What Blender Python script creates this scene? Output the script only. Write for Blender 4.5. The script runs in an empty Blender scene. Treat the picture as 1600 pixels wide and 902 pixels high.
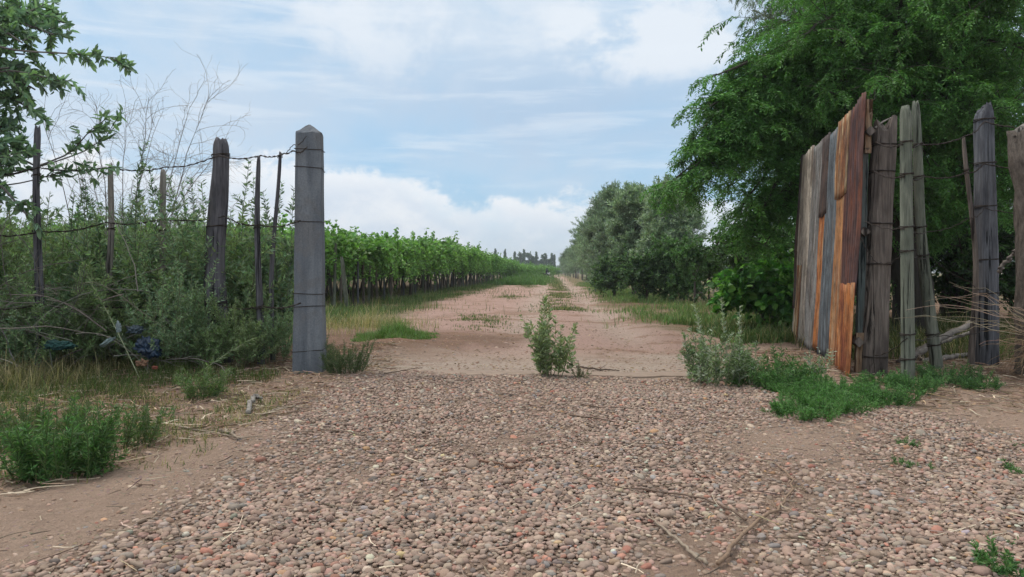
import bpy, math, random
import numpy as np
from mathutils import Vector, Matrix, Euler

rng = np.random.default_rng(11)
random.seed(5)
sc = bpy.context.scene
C = sc.collection
R = math.radians

# ------------------------------------------------------------------ camera
HC, FP, HY = 1.05, 1155.0, 425.0        # eye height, focal length in photo pixels, horizon row
cam_d = bpy.data.cameras.new('camera')
cam = bpy.data.objects.new('camera', cam_d)
C.objects.link(cam)
cam.location = (0, 0, HC)
cam.rotation_euler = (R(90), 0, 0)
cam_d.sensor_width = 36
cam_d.lens = FP / 1600 * 36
cam_d.shift_y = -(451 - HY) / 1600
cam_d.clip_start = 0.05
cam_d.clip_end = 6000
sc.camera = cam

# ------------------------------------------------------------------ node helpers
class NT:
    def __init__(s, tree):
        s.t = tree
    def n(s, typ, **kw):
        nd = s.t.nodes.new(typ)
        for k, v in kw.items():
            if k.startswith('i_'):
                nd.inputs[k[2:].replace('_', ' ')].default_value = v
            else:
                setattr(nd, k, v)
        return nd
    def l(s, a, b):
        s.t.links.new(a, b)
    def math(s, op, a, b=None, clamp=False):
        nd = s.t.nodes.new('ShaderNodeMath'); nd.operation = op; nd.use_clamp = clamp
        for i, v in enumerate((a, b)):
            if v is None: continue
            if isinstance(v, (int, float)): nd.inputs[i].default_value = v
            else: s.l(v, nd.inputs[i])
        return nd.outputs[0]
    def mr(s, v, a, b, c=0.0, d=1.0, smooth=True):
        nd = s.t.nodes.new('ShaderNodeMapRange')
        nd.interpolation_type = 'SMOOTHSTEP' if smooth else 'LINEAR'
        s.l(v, nd.inputs[0])
        for i, x in enumerate((a, b, c, d)): nd.inputs[i + 1].default_value = x
        return nd.outputs[0]
    def mix(s, f, a, b, blend='MIX'):
        nd = s.t.nodes.new('ShaderNodeMix'); nd.data_type = 'RGBA'; nd.blend_type = blend
        if isinstance(f, (int, float)): nd.inputs[0].default_value = f
        else: s.l(f, nd.inputs[0])
        for i, v in ((6, a), (7, b)):
            if isinstance(v, tuple): nd.inputs[i].default_value = (*v[:3], 1)
            else: s.l(v, nd.inputs[i])
        return nd.outputs[2]
    def noise(s, vec, scale, detail=4, rough=.55, dist=0, dim='3D'):
        nd = s.t.nodes.new('ShaderNodeTexNoise'); nd.noise_dimensions = dim
        if vec is not None: s.l(vec, nd.inputs['Vector'])
        nd.inputs['Scale'].default_value = scale; nd.inputs['Detail'].default_value = detail
        nd.inputs['Roughness'].default_value = rough; nd.inputs['Distortion'].default_value = dist
        return nd.outputs['Fac']

# ------------------------------------------------------------------ world: Nishita sky under broken cloud
SUN_EL, SUN_AZ = R(58), R(-70)      # azimuth from +Y, clockwise: sun stands to the left
world = bpy.data.worlds.new('World'); sc.world = world; world.use_nodes = True
wt = world.node_tree; wt.nodes.clear(); W = NT(wt)
sky = W.n('ShaderNodeTexSky', sky_type='NISHITA', sun_disc=False, sun_elevation=SUN_EL, sun_rotation=SUN_AZ)
sky.altitude = 600; sky.air_density = 1.0; sky.dust_density = 1.5; sky.ozone_density = 1.0
tc = W.n('ShaderNodeTexCoord')
sep = W.n('ShaderNodeSeparateXYZ'); W.l(tc.outputs['Generated'], sep.inputs[0])
az = W.math('ARCTAN2', sep.outputs[0], sep.outputs[1])
el = W.math('ARCSINE', sep.outputs[2])
comb = W.n('ShaderNodeCombineXYZ'); W.l(az, comb.inputs[0]); W.l(W.math('MULTIPLY', el, 2.4), comb.inputs[1])
v_ae = comb.outputs[0]
comb2 = W.n('ShaderNodeCombineXYZ'); W.l(az, comb2.inputs[0]); W.l(W.math('MULTIPLY', el, 1.4), comb2.inputs[1])
nz_big = W.noise(v_ae, 2.3, 5, .5, .3)
nz_mid = W.noise(comb2.outputs[0], 6.0, 8, .6, .2)
nz_fine = W.noise(comb2.outputs[0], 15.0, 8, .62, .25)
def gauss(a0, e0, sa, se):
    da = W.math('DIVIDE', W.math('SUBTRACT', az, a0), sa)
    de = W.math('DIVIDE', W.math('SUBTRACT', el, e0), se)
    r2 = W.math('ADD', W.math('MULTIPLY', da, da), W.math('MULTIPLY', de, de))
    return W.math('POWER', 2.71828, W.math('MULTIPLY', r2, -1.0))
# thin high veil, open near the horizon band
blue = W.mix(0.7, sky.outputs[0], (3.5, 6.0, 8.4))
veil_n = W.math('ADD', W.mr(nz_big, .3, .7, -.45, .45), W.mr(nz_mid, .3, .7, -.35, .35))
veil_f = W.math('ADD', W.mr(el, .08, .24, .25, .95), veil_n, True)
dark_f = W.math('ADD', gauss(.12, .215, .5, .085), W.math('MULTIPLY', W.math('ADD', veil_n, gauss(.3, .36, .16, .05)), .45), True)
dark_f = W.math('ADD', dark_f, W.math('MULTIPLY', gauss(-.3, .30, .16, .05), .4), True)
veil_c = W.mix(dark_f, (5.9, 6.9, 8.0), (4.1, 5.5, 7.2))
skyc = W.mix(veil_f, blue, veil_c)
# soft white puffs in the veil
pf = W.math('ADD', gauss(.16, .305, .13, .06), W.math('MULTIPLY', gauss(-.20, .33, .24, .13), .55))
pf = W.math('ADD', pf, W.math('MULTIPLY', gauss(.27, .295, .05, .035), .5))
pf = W.math('MULTIPLY', pf, W.mr(nz_mid, .36, .62, .1, 1.25))
skyc = W.mix(W.math('MULTIPLY', W.mr(pf, .15, .8), .85), skyc, (7.5, 8.0, 8.6))
# cumulus bank along the horizon, higher to the left
edge = W.math('ADD', W.mr(az, -.17, -.06, .138, .100), W.math('MULTIPLY', W.math('SUBTRACT', nz_mid, .5), .12))
edge = W.math('ADD', edge, W.math('MULTIPLY', W.math('SUBTRACT', nz_fine, .5), .085))
d_e = W.math('SUBTRACT', edge, el)
bank = W.mr(d_e, -.006, .012)
body = W.mr(nz_fine, .35, .68)
bank_c = W.mix(W.math('MULTIPLY', W.mr(d_e, .006, .045), W.math('SUBTRACT', 1.0, W.math('MULTIPLY', body, .75))), (8.7, 8.8, 9.0), (6.3, 7.0, 8.0))
skyc = W.mix(W.math('MULTIPLY', bank, W.mr(nz_mid, .32, .58, .45, .92)), skyc, bank_c)
# thin streak cloud crossing the blue gap
stv = W.n('ShaderNodeCombineXYZ'); W.l(az, stv.inputs[0]); W.l(W.math('MULTIPLY', el, 9.0), stv.inputs[1])
stn = W.noise(stv.outputs[0], 4.5, 6, .6, .4)
skyc = W.mix(W.math('MULTIPLY', W.math('MULTIPLY', W.mr(stn, .48, .68), W.mr(el, .09, .13)), .45), skyc, (7.3, 7.9, 8.6))
skyc = W.mix(W.mr(el, .04, -.01), skyc, (7.6, 8.1, 8.5))
skyc = W.mix(W.mr(el, .45, 1.1), skyc, (12.5, 12.6, 12.8))          # overhead sky out of view, brightened to add light from above
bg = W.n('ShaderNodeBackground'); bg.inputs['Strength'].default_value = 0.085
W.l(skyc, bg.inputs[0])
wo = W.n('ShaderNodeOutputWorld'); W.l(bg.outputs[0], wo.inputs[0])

# ------------------------------------------------------------------ sun behind thin cloud
sd = bpy.data.lights.new('sun', 'SUN'); sun = bpy.data.objects.new('sun', sd); C.objects.link(sun)
sd.energy = 1.5; sd.angle = R(14); sd.color = (1.0, .95, .87)
dvec = Vector((math.sin(SUN_AZ) * math.cos(SUN_EL), math.cos(SUN_AZ) * math.cos(SUN_EL), math.sin(SUN_EL)))
sun.rotation_euler = dvec.to_track_quat('Z', 'Y').to_euler()

sc.view_settings.view_transform = 'Standard'; sc.view_settings.look = 'None'
sc.view_settings.exposure = 0.42; sc.view_settings.gamma = 1.0
sc.render.engine = 'CYCLES'
sc.cycles.use_denoising = True
sc.cycles.max_bounces = 5; sc.cycles.diffuse_bounces = 3; sc.cycles.transmission_bounces = 3
sc.cycles.use_adaptive_sampling = True; sc.cycles.adaptive_threshold = 0.02

# ------------------------------------------------------------------ placement helpers
def gp(px, py):
    Y = HC * FP / (py - HY); return ((px - 800) / FP * Y, Y)
def at(px, py, Y):
    return np.array([(px - 800) / FP * Y, Y, HC - (py - HY) / FP * Y])
def frac(x): return x - np.floor(x)
def hsh(i, j, s): return frac(np.sin(i * 127.1 + j * 311.7 + s * 74.7) * 43758.5453)
def vnoise(x, y, s=0):
    x = np.asarray(x, float); y = np.asarray(y, float)
    i = np.floor(x); j = np.floor(y); u = x - i; v = y - j
    u = u * u * (3 - 2 * u); v = v * v * (3 - 2 * v)
    a = hsh(i, j, s); b = hsh(i + 1, j, s); c = hsh(i, j + 1, s); d = hsh(i + 1, j + 1, s)
    return ((a * (1 - u) + b * u) * (1 - v) + (c * (1 - u) + d * u) * v) * 2 - 1
def sstep(x, a, b):
    t = np.clip((np.asarray(x, float) - a) / (b - a), 0, 1); return t * t * (3 - 2 * t)
def gz(x, y):
    x = np.asarray(x, float); y = np.asarray(y, float)
    z = .025 * vnoise(x * .7, y * .7, 1) + .010 * vnoise(x * 3.1, y * 3.1, 2) + .03 * vnoise(x * .12, y * .12, 3)
    near = 1 - sstep(y, 14, 24)
    z += near * .005 * vnoise(x * 11, y * 11, 4)
    # low bank of litter under the left fence and around the grass tuft
    z += .09 * np.exp(-(((x + 3.4) / 1.9) ** 2 + ((y - 8.3) / 1.1) ** 2))
    z += .10 * np.exp(-(((x + 1.75) / .55) ** 2 + ((y - 10.2) / .9) ** 2))
    z += .06 * np.exp(-(((x - 5.2) / 1.5) ** 2 + ((y - 7.9) / 1.0) ** 2))
    # shallow wheel ruts in the track
    t = x - .054 * y
    rut = np.exp(-((t + .55) / .35) ** 2) + np.exp(-((t - 1.25) / .35) ** 2)
    z -= .05 * rut * sstep(y, 8, 12)
    z += .018 * vnoise(x * 2.2, y * 1.1, 9) * sstep(y, 8, 10) + .010 * vnoise(x * 6, y * 5, 10) * sstep(y, 8, 10) * (1 - sstep(y, 20, 30))
    z += .012 * vnoise(x * 6, y * 6, 12) * (1 - sstep(x, -2.2, -1.4)) * near
    return z

# ------------------------------------------------------------------ mesh builder
class MB:
    def __init__(s):
        s.v = []; s.f3 = []; s.f4 = []; s.c = []; s.n = 0
    def add(s, v, f3=None, f4=None, col=(1, 1, 1)):
        v = np.asarray(v, float).reshape(-1, 3)
        c = np.asarray(col, float)
        if c.ndim == 1: c = np.tile(c, (len(v), 1))
        if f3 is not None and len(f3): s.f3.append(np.asarray(f3, int).reshape(-1, 3) + s.n)
        if f4 is not None and len(f4): s.f4.append(np.asarray(f4, int).reshape(-1, 4) + s.n)
        s.v.append(v); s.c.append(c); s.n += len(v)
        return s
    def mesh(s, name, mat, smooth=False):
        V = np.concatenate(s.v); Cc = np.concatenate(s.c)
        f3 = np.concatenate(s.f3) if s.f3 else np.zeros((0, 3), int)
        f4 = np.concatenate(s.f4) if s.f4 else np.zeros((0, 4), int)
        me = bpy.data.meshes.new(name)
        me.vertices.add(len(V)); me.vertices.foreach_set('co', V.astype(np.float32).ravel())
        loops = np.concatenate([f3.ravel(), f4.ravel()])
        me.loops.add(len(loops)); me.loops.foreach_set('vertex_index', loops.astype(np.int32))
        nf = len(f3) + len(f4)
        me.polygons.add(nf)
        st = np.concatenate([np.arange(len(f3)) * 3, len(f3) * 3 + np.arange(len(f4)) * 4])
        me.polygons.foreach_set('loop_start', st.astype(np.int32))
        me.polygons.foreach_set('use_smooth', np.full(nf, smooth))
        a = me.color_attributes.new('Col', 'FLOAT_COLOR', 'POINT')
        a.data.foreach_set('color', np.concatenate([Cc, np.ones((len(Cc), 1))], 1).astype(np.float32).ravel())
        me.update(calc_edges=True); me.validate()
        me.materials.append(mat)
        return me
    def build(s, name, mat, parent=None, smooth=False):
        o = bpy.data.objects.new(name, s.mesh(name, mat, smooth))
        C.objects.link(o)
        if parent is not None: o.parent = parent
        return o
def tag(o, label=None, cat=None, group=None, kind=None):
    if label: o['label'] = label
    if cat: o['category'] = cat
    if group: o['group'] = group
    if kind: o['kind'] = kind
    return o
def empty(name, loc=(0, 0, 0), rz=0, **k):
    o = bpy.data.objects.new(name, None); C.objects.link(o); o.empty_display_size = .1
    o.location = loc; o.rotation_euler = (0, 0, rz); return tag(o, **k)
def dup(root, loc, rz=0, s=1.0, label=None, group=None, cat=None):
    r = root.copy(); C.objects.link(r); r.location = loc; r.rotation_euler = (0, 0, rz)
    r.scale = (s, s, s) if not hasattr(s, '__len__') else s
    if label: r['label'] = label
    if group: r['group'] = group
    if cat: r['category'] = cat
    for ch in list(root.children):
        c = ch.copy(); C.objects.link(c); c.parent = r
    return r

def norm(a): return a / np.maximum(np.linalg.norm(a, axis=-1, keepdims=True), 1e-9)
def rdir(n): return norm(rng.normal(size=(n, 3)))
def grow(P0, D0, L, n=6, wig=.15, grav=0.0, flat=None):
    P0 = np.asarray(P0, float).reshape(-1, 3); m = len(P0)
    d = norm(np.broadcast_to(np.asarray(D0, float), (m, 3)).copy())
    L = np.broadcast_to(np.asarray(L, float), (m,)); step = (L / (n - 1))[:, None]
    P = [P0]
    g = np.zeros((m, 3)); g[:, 2] = -1
    gr = np.broadcast_to(np.asarray(grav, float), (m,))[:, None]
    for i in range(n - 1):
        d = norm(d + wig * rng.normal(size=(m, 3)) + gr * g * (i + 1) / n)
        P.append(P[-1] + d * step)
    return np.stack(P, 1)
def tubes(mb, paths, r0, r1, sides=4, col=(.1, .08, .06), pw=1.0, closed_top=False):
    paths = np.asarray(paths, float)
    if paths.ndim == 2: paths = paths[None]
    m, n, _ = paths.shape
    T = norm(np.gradient(paths, axis=1))
    up = np.zeros((m, n, 3)); up[..., 2] = 1
    alt = np.abs(T[..., 2]) > .9
    up[alt] = (1, 0, 0)
    A = norm(np.cross(T, up)); B = np.cross(T, A)
    t = np.linspace(0, 1, n)[None, :, None] ** pw
    r0 = np.broadcast_to(np.asarray(r0, float), (m,))[:, None, None]; r1 = np.broadcast_to(np.asarray(r1, float), (m,))[:, None, None]
    r = r0 * (1 - t) + r1 * t
    th = np.arange(sides) / sides * 2 * np.pi
    ring = A[:, :, None, :] * np.cos(th)[None, None, :, None] + B[:, :, None, :] * np.sin(th)[None, None, :, None]
    V = paths[:, :, None, :] + ring * r[..., None]
    idx = np.arange(m * n * sides).reshape(m, n, sides)
    a = idx[:, :-1, :]; b = np.roll(a, -1, 2); c = idx[:, 1:, :]; d = np.roll(c, -1, 2)
    f = np.stack([a, b, d, c], -1).reshape(-1, 4)
    c_ = np.asarray(col, float)
    if c_.ndim == 2: c_ = np.repeat(c_, n * sides, 0)
    if closed_top and sides >= 3:
        cap = []
        for k in range(1, sides - 1):
            cap.append(np.stack([idx[:, -1, 0], idx[:, -1, k], idx[:, -1, k + 1]], -1))
            cap.append(np.stack([idx[:, 0, 0], idx[:, 0, k + 1], idx[:, 0, k]], -1))
        mb.add(V, np.concatenate(cap), f, c_)
    else:
        mb.add(V, None, f, c_)
def along(paths, k, t):
    m, n, _ = paths.shape
    x = t * (n - 1); i = np.minimum(x.astype(int), n - 2); f = (x - i)[:, None]
    a = paths[k, i]; b = paths[k, i + 1]
    return a * (1 - f) + b * f, norm(b - a)
def lcol(n, base, var=.3, alt=None, af=.2, dead=None, df=0):
    base = np.asarray(base, float)
    c = base[None] * np.exp(rng.normal(0, var, (n, 1)))
    c = c * (1 + rng.normal(0, .06, (n, 3)))
    if alt is not None:
        m = (rng.random(n) < af)[:, None]; c = np.where(m, np.asarray(alt)[None] * np.exp(rng.normal(0, var * .6, (n, 1))), c)
    if dead is not None:
        m = (rng.random(n) < df)[:, None]; c = np.where(m, np.asarray(dead)[None] * np.exp(rng.normal(0, .2, (n, 1))), c)
    return np.clip(c, .004, .8)
def leaves(mb, P, D, L, W, col, up=.6, fold=.18, hexa=False, N=None):
    n = len(P)
    if n == 0: return
    D = norm(D)
    if N is None:
        N = rng.normal(size=(n, 3)) * (1 - up); N[:, 2] += up
    S = norm(np.cross(D, N)); N = np.cross(S, D)
    L = np.broadcast_to(np.asarray(L, float), (n,))[:, None]; W_ = np.broadcast_to(np.asarray(W, float), (n,))[:, None]
    if not hexa:
        v = np.stack([P, P + D * L * .48 + S * W_ * .5 + N * W_ * fold, P + D * L, P + D * L * .48 - S * W_ * .5 + N * W_ * fold], 1)
        b = np.arange(n)[:, None] * 4
        f3 = np.concatenate([b + [0, 1, 2], b + [0, 2, 3]])
        mb.add(v, f3, None, np.repeat(col, 4, 0))
    else:
        bend = N * L * -.12
        v = np.stack([P, P + D * L * .22 + S * W_ * .46 + N * W_ * fold, P + D * L * .68 + S * W_ * .40 + N * W_ * fold + bend * .5, P + D * L + bend,
                      P + D * L * .68 - S * W_ * .40 + N * W_ * fold + bend * .5, P + D * L * .22 - S * W_ * .46 + N * W_ * fold], 1)
        b = np.arange(n)[:, None] * 6
        mb.add(v, None, np.concatenate([b + [0, 1, 2, 3], b + [0, 3, 4, 5]]), np.repeat(col, 6, 0))

# ------------------------------------------------------------------ materials
def new_mat(name):
    m = bpy.data.materials.new(name); m.use_nodes = True; m.node_tree.nodes.clear()
    return m, NT(m.node_tree)
def finish(m, T, col, rough=.8, bump=None, bstr=.3, bdist=.01, spec=.3, metal=None):
    p = T.n('ShaderNodeBsdfPrincipled')
    if isinstance(col, tuple): p.inputs['Base Color'].default_value = (*col[:3], 1)
    else: T.l(col, p.inputs['Base Color'])
    if isinstance(rough, (int, float)): p.inputs['Roughness'].default_value = rough
    else: T.l(rough, p.inputs['Roughness'])
    p.inputs['Specular IOR Level'].default_value = spec
    if metal is not None:
        if isinstance(metal, (int, float)): p.inputs['Metallic'].default_value = metal
        else: T.l(metal, p.inputs['Metallic'])
    if bump is not None:
        b = T.n('ShaderNodeBump'); b.inputs['Strength'].default_value = bstr; b.inputs['Distance'].default_value = bdist
        T.l(bump, b.inputs['Height']); T.l(b.outputs[0], p.inputs['Normal'])
    o = T.n('ShaderNodeOutputMaterial'); T.l(p.outputs[0], o.inputs[0]); return p, o
def leaf_mat(name, trans=.3, rough=.5, spec=.35):
    m, T = new_mat(name)
    a = T.n('ShaderNodeAttribute', attribute_name='Col')
    p, o = finish(m, T, a.outputs['Color'], rough, spec=spec)
    tr = T.n('ShaderNodeBsdfTranslucent')
    T.l(T.mix(1.0, a.outputs['Color'], (1.25, 1.5, .7), 'MULTIPLY'), tr.inputs[0])
    mx = T.n('ShaderNodeMixShader'); mx.inputs[0].default_value = trans
    T.l(p.outputs[0], mx.inputs[1]); T.l(tr.outputs[0], mx.inputs[2]); T.l(mx.outputs[0], o.inputs[0])
    return m
def attr_mat(name, nscale=8, lo=.6, hi=1.25, rough=.9, stretch=(1, 1, .12), bstr=.5, bdist=.006, spec=.2):
    m, T = new_mat(name)
    a = T.n('ShaderNodeAttribute', attribute_name='Col')
    tcn = T.n('ShaderNodeTexCoord'); mp = T.n('ShaderNodeMapping'); mp.inputs['Scale'].default_value = stretch
    T.l(tcn.outputs['Object'], mp.inputs[0])
    nz = T.noise(mp.outputs[0], nscale, 6, .65)
    k = T.mr(nz, .25, .75, lo, hi, False)
    cc = T.n('ShaderNodeCombineXYZ'); [T.l(k, cc.inputs[i]) for i in range(3)]
    finish(m, T, T.mix(1.0, a.outputs['Color'], cc.outputs[0], 'MULTIPLY'), rough, nz, bstr, bdist, spec)
    return m
def wood_mat(name, c1, c2, c3, scale=1.0, tintpos=None):
    """weathered timber: long grain, dark drying cracks, patchy tone"""
    m, T = new_mat(name)
    tcn = T.n('ShaderNodeTexCoord'); mp = T.n('ShaderNodeMapping'); mp.inputs['Scale'].default_value = (1, 1, .045)
    T.l(tcn.outputs['Object'], mp.inputs[0])
    mp2 = T.n('ShaderNodeMapping'); mp2.inputs['Scale'].default_value = (1, 1, .3); T.l(tcn.outputs['Object'], mp2.inputs[0])
    g1 = T.noise(mp.outputs[0], 42 * scale, 8, .7, .4)
    g2 = T.noise(mp.outputs[0], 16 * scale, 5, .6, 1.0)
    pt = T.noise(mp2.outputs[0], 4 * scale, 4, .6)
    c = T.mix(T.mr(g1, .33, .66), c1, c2)
    c = T.mix(T.mr(pt, .42, .68), c, c3)
    crack = T.mr(g2, .36, .44)
    c = T.mix(crack, tuple(x * .22 for x in c1), c)
    fib = T.noise(mp.outputs[0], 130 * scale, 4, .6)
    kk = T.mr(fib, .3, .7, .75, 1.2, False); cc = T.n('ShaderNodeCombineXYZ'); [T.l(kk, cc.inputs[i]) for i in range(3)]
    c = T.mix(1.0, c, cc.outputs[0], 'MULTIPLY')
    h = T.math('ADD', T.math('MULTIPLY', g1, .5), T.math('ADD', crack, T.math('MULTIPLY', fib, .25)))
    finish(m, T, c, .9, h, .7, .008, .15)
    return m
def sheet_mat(name, zinc, rust, amount, tone=(.30, .10, .035), seed=0.0, metal=.25):
    m, T = new_mat(name)
    tcn = T.n('ShaderNodeTexCoord'); mp = T.n('ShaderNodeMapping'); mp.inputs['Scale'].default_value = (1, 1, .10)
    mp.inputs['Location'].default_value = (seed, seed * 1.7, seed * .3); T.l(tcn.outputs['Object'], mp.inputs[0])
    mp2 = T.n('ShaderNodeMapping'); mp2.inputs['Scale'].default_value = (1, 1, .35); mp2.inputs['Location'].default_value = (seed * 2, seed, seed)
    T.l(tcn.outputs['Object'], mp2.inputs[0])
    st = T.noise(mp.outputs[0], 9, 6, .65, .3); bl = T.noise(mp2.outputs[0], 3.2, 6, .65, .4); fn = T.noise(mp.outputs[0], 38, 6, .75)
    lo = .72 - amount * .5
    f = T.mr(T.math('ADD', T.math('MULTIPLY', st, .55), T.math('MULTIPLY', bl, .45)), lo - .04, lo + .13)
    rc = T.mix(T.mr(bl, .4, .62), rust, tone)
    k = T.mr(fn, .3, .7, .55, 1.35, False); cc = T.n('ShaderNodeCombineXYZ'); [T.l(k, cc.inputs[i]) for i in range(3)]
    zc = T.mix(T.mr(st, .35, .65), zinc, tuple(x * .62 for x in zinc))
    grime = T.noise(mp2.outputs[0], 7, 8, .72, .8)
    gk = T.mr(grime, .36, .60, .48, 1.12, False); gc = T.n('ShaderNodeCombineXYZ'); [T.l(gk, gc.inputs[i]) for i in range(3)]
    pit = T.mr(T.noise(tcn.outputs['Object'], 22, 6, .75), .60, .70)
    c = T.mix(1.0, T.mix(1.0, T.mix(f, zc, rc), cc.outputs[0], 'MULTIPLY'), gc.outputs[0], 'MULTIPLY')
    c = T.mix(T.math('MULTIPLY', pit, .55), c, (.075, .040, .028))
    finish(m, T, c, .75, fn, .15, .002, .3, T.math('MULTIPLY', T.math('SUBTRACT', 1.0, f), metal))
    return m

M_leaf = leaf_mat('leaf_green'); M_leafdull = leaf_mat('leaf_dull', .2, .7, .2)
M_bark = attr_mat('bark', 14, .45, 1.3, bstr=.8, bdist=.012)
M_stem = attr_mat('stem', 30, .7, 1.2)
M_twig = attr_mat('dry_twig', 40, .65, 1.25)
M_stone = attr_mat('pebble', 55, .78, 1.18, .85, (1, 1, 1), .25, .002, .3)
M_wire = new_mat('rusty_wire')[0]; finish(M_wire, NT(M_wire.node_tree), (.045, .035, .03), .7, metal=.5)
M_grass = leaf_mat('grass_blade', .25, .65, .2)
M_postA = wood_mat('grey_brown_wood', (.105, .085, .072), (.21, .175, .15), (.075, .062, .056))
M_postB = wood_mat('green_grey_wood', (.125, .135, .105), (.20, .21, .165), (.10, .11, .085), 1.4)
M_postE = wood_mat('blue_grey_wood', (.085, .088, .098), (.17, .175, .19), (.06, .06, .068))
M_gatepost = wood_mat('slate_grey_timber', (.15, .142, .145), (.19, .182, .185), (.115, .11, .118), 1.2)
M_postL = wood_mat('dark_grey_pole', (.085, .082, .09), (.15, .145, .155), (.055, .052, .058))
M_pale = wood_mat('pale_dry_wood', (.22, .20, .175), (.33, .30, .265), (.15, .135, .12), 1.5)
M_rustywood = wood_mat('rust_stained_wood', (.20, .11, .06), (.30, .22, .15), (.10, .06, .045), 1.3)

def stained_mat():
    m, T = new_mat('stained_grey_post'); tcn = T.n('ShaderNodeTexCoord'); mp = T.n('ShaderNodeMapping'); mp.inputs['Scale'].default_value = (1, 1, .12); T.l(tcn.outputs['Object'], mp.inputs[0])
    st = T.noise(mp.outputs[0], 9, 6, .6, .4); bl = T.noise(tcn.outputs['Object'], 3.5, 5, .6, .3); fn = T.noise(tcn.outputs['Object'], 70, 5, .7); gr = T.noise(mp.outputs[0], 60, 5, .7)
    c = T.mix(T.mr(st, .3, .7), (.10, .112, .128), (.185, .20, .215)); c = T.mix(T.math('MULTIPLY', T.mr(bl, .48, .62), .6), c, (.145, .142, .14)); c = T.mix(T.math('MULTIPLY', T.mr(gr, .58, .7), .5), c, (.055, .055, .06))
    k = T.mr(fn, .3, .7, .8, 1.2, False); cc = T.n('ShaderNodeCombineXYZ'); [T.l(k, cc.inputs[i]) for i in range(3)]
    finish(m, T, T.mix(1.0, c, cc.outputs[0], 'MULTIPLY'), .9, T.math('ADD', T.math('MULTIPLY', fn, .5), gr), .45, .005, .2); return m
M_gatepost = stained_mat()
def ground_mat():
    m, T = new_mat('bare_earth')
    a = T.n('ShaderNodeAttribute', attribute_name='Col'); g = T.n('ShaderNodeNewGeometry')
    n1 = T.noise(g.outputs['Position'], 2.2, 8, .65); n2 = T.noise(g.outputs['Position'], 26, 6, .7); n3 = T.noise(g.outputs['Position'], 140, 3, .7)
    k = T.math('ADD', T.mr(n1, .3, .7, .26, .44, False), T.math('ADD', T.mr(n2, .3, .7, .12, .42, False), T.mr(n3, .3, .7, .14, .50, False)))
    cc = T.n('ShaderNodeCombineXYZ'); [T.l(k, cc.inputs[i]) for i in range(3)]
    c = T.mix(1.0, a.outputs['Color'], cc.outputs[0], 'MULTIPLY')
    vo = T.n('ShaderNodeTexVoronoi', feature='F1'); vo.inputs['Scale'].default_value = 34; T.l(g.outputs['Position'], vo.inputs['Vector'])
    sp = T.math('MULTIPLY', T.mr(vo.outputs['Distance'], .34, .22), T.mr(n1, .42, .6))
    c = T.mix(T.math('MULTIPLY', sp, .5), c, T.mix(.78, vo.outputs['Color'], (.32, .24, .2)))
    h = T.math('ADD', T.math('MULTIPLY', n2, 1.0), T.math('ADD', T.math('MULTIPLY', n3, .35), T.math('MULTIPLY', sp, .3)))
    finish(m, T, c, 1.0, h, 1.0, .04, .05)
    return m
M_ground = ground_mat()

# ------------------------------------------------------------------ ground
def axis_pts(segs):
    out = []
    for a, b, n in segs: out.append(np.linspace(a, b, n, endpoint=False))
    out.append([segs[-1][1]]); return np.concatenate(out)
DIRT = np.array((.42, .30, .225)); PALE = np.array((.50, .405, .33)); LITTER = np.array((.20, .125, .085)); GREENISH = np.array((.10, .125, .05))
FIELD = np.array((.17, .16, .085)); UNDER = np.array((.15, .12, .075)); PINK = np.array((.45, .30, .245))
def gravel_cover(x, y):
    px = 800 + FP * x / y; py = HY + FP * HC / y
    bl = np.interp(py, [585, 600, 650, 700, 740, 800, 860, 905], [560, 470, 425, 370, 315, 215, 80, -40])
    c = sstep(px, bl - 70, bl + 130)
    br = np.interp(py, [585, 600, 640, 700, 905], [1090, 1160, 1440, 1700, 1900])
    c = c * (1 - sstep(px, br - 60, br + 60)) * 1.0
    def hole(cx, cy, rx, ry, k): return 1 - k * np.exp(-(((px - cx) / rx) ** 2 + ((py - cy) / ry) ** 2))
    c = c * hole(1235, 685, 150, 38, .9) * hole(1080, 865, 110, 50, .7) * hole(1180, 800, 130, 60, .45) * hole(1330, 760, 120, 50, .45) * hole(1350, 870, 160, 50, .35) * hole(560, 700, 60, 26, .2)
    c = c * (1 - sstep(y + .16 * vnoise(x * 2.1, 0 * x, 44) + .08 * vnoise(x * 7, y * 5, 45), 7.38, 7.66))
    c = c * (.80 + .38 * vnoise(x * 1.3, y * 1.3, 41) + .25 * vnoise(x * 5, y * 5, 42))
    return np.clip(c, 0, 1)
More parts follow.
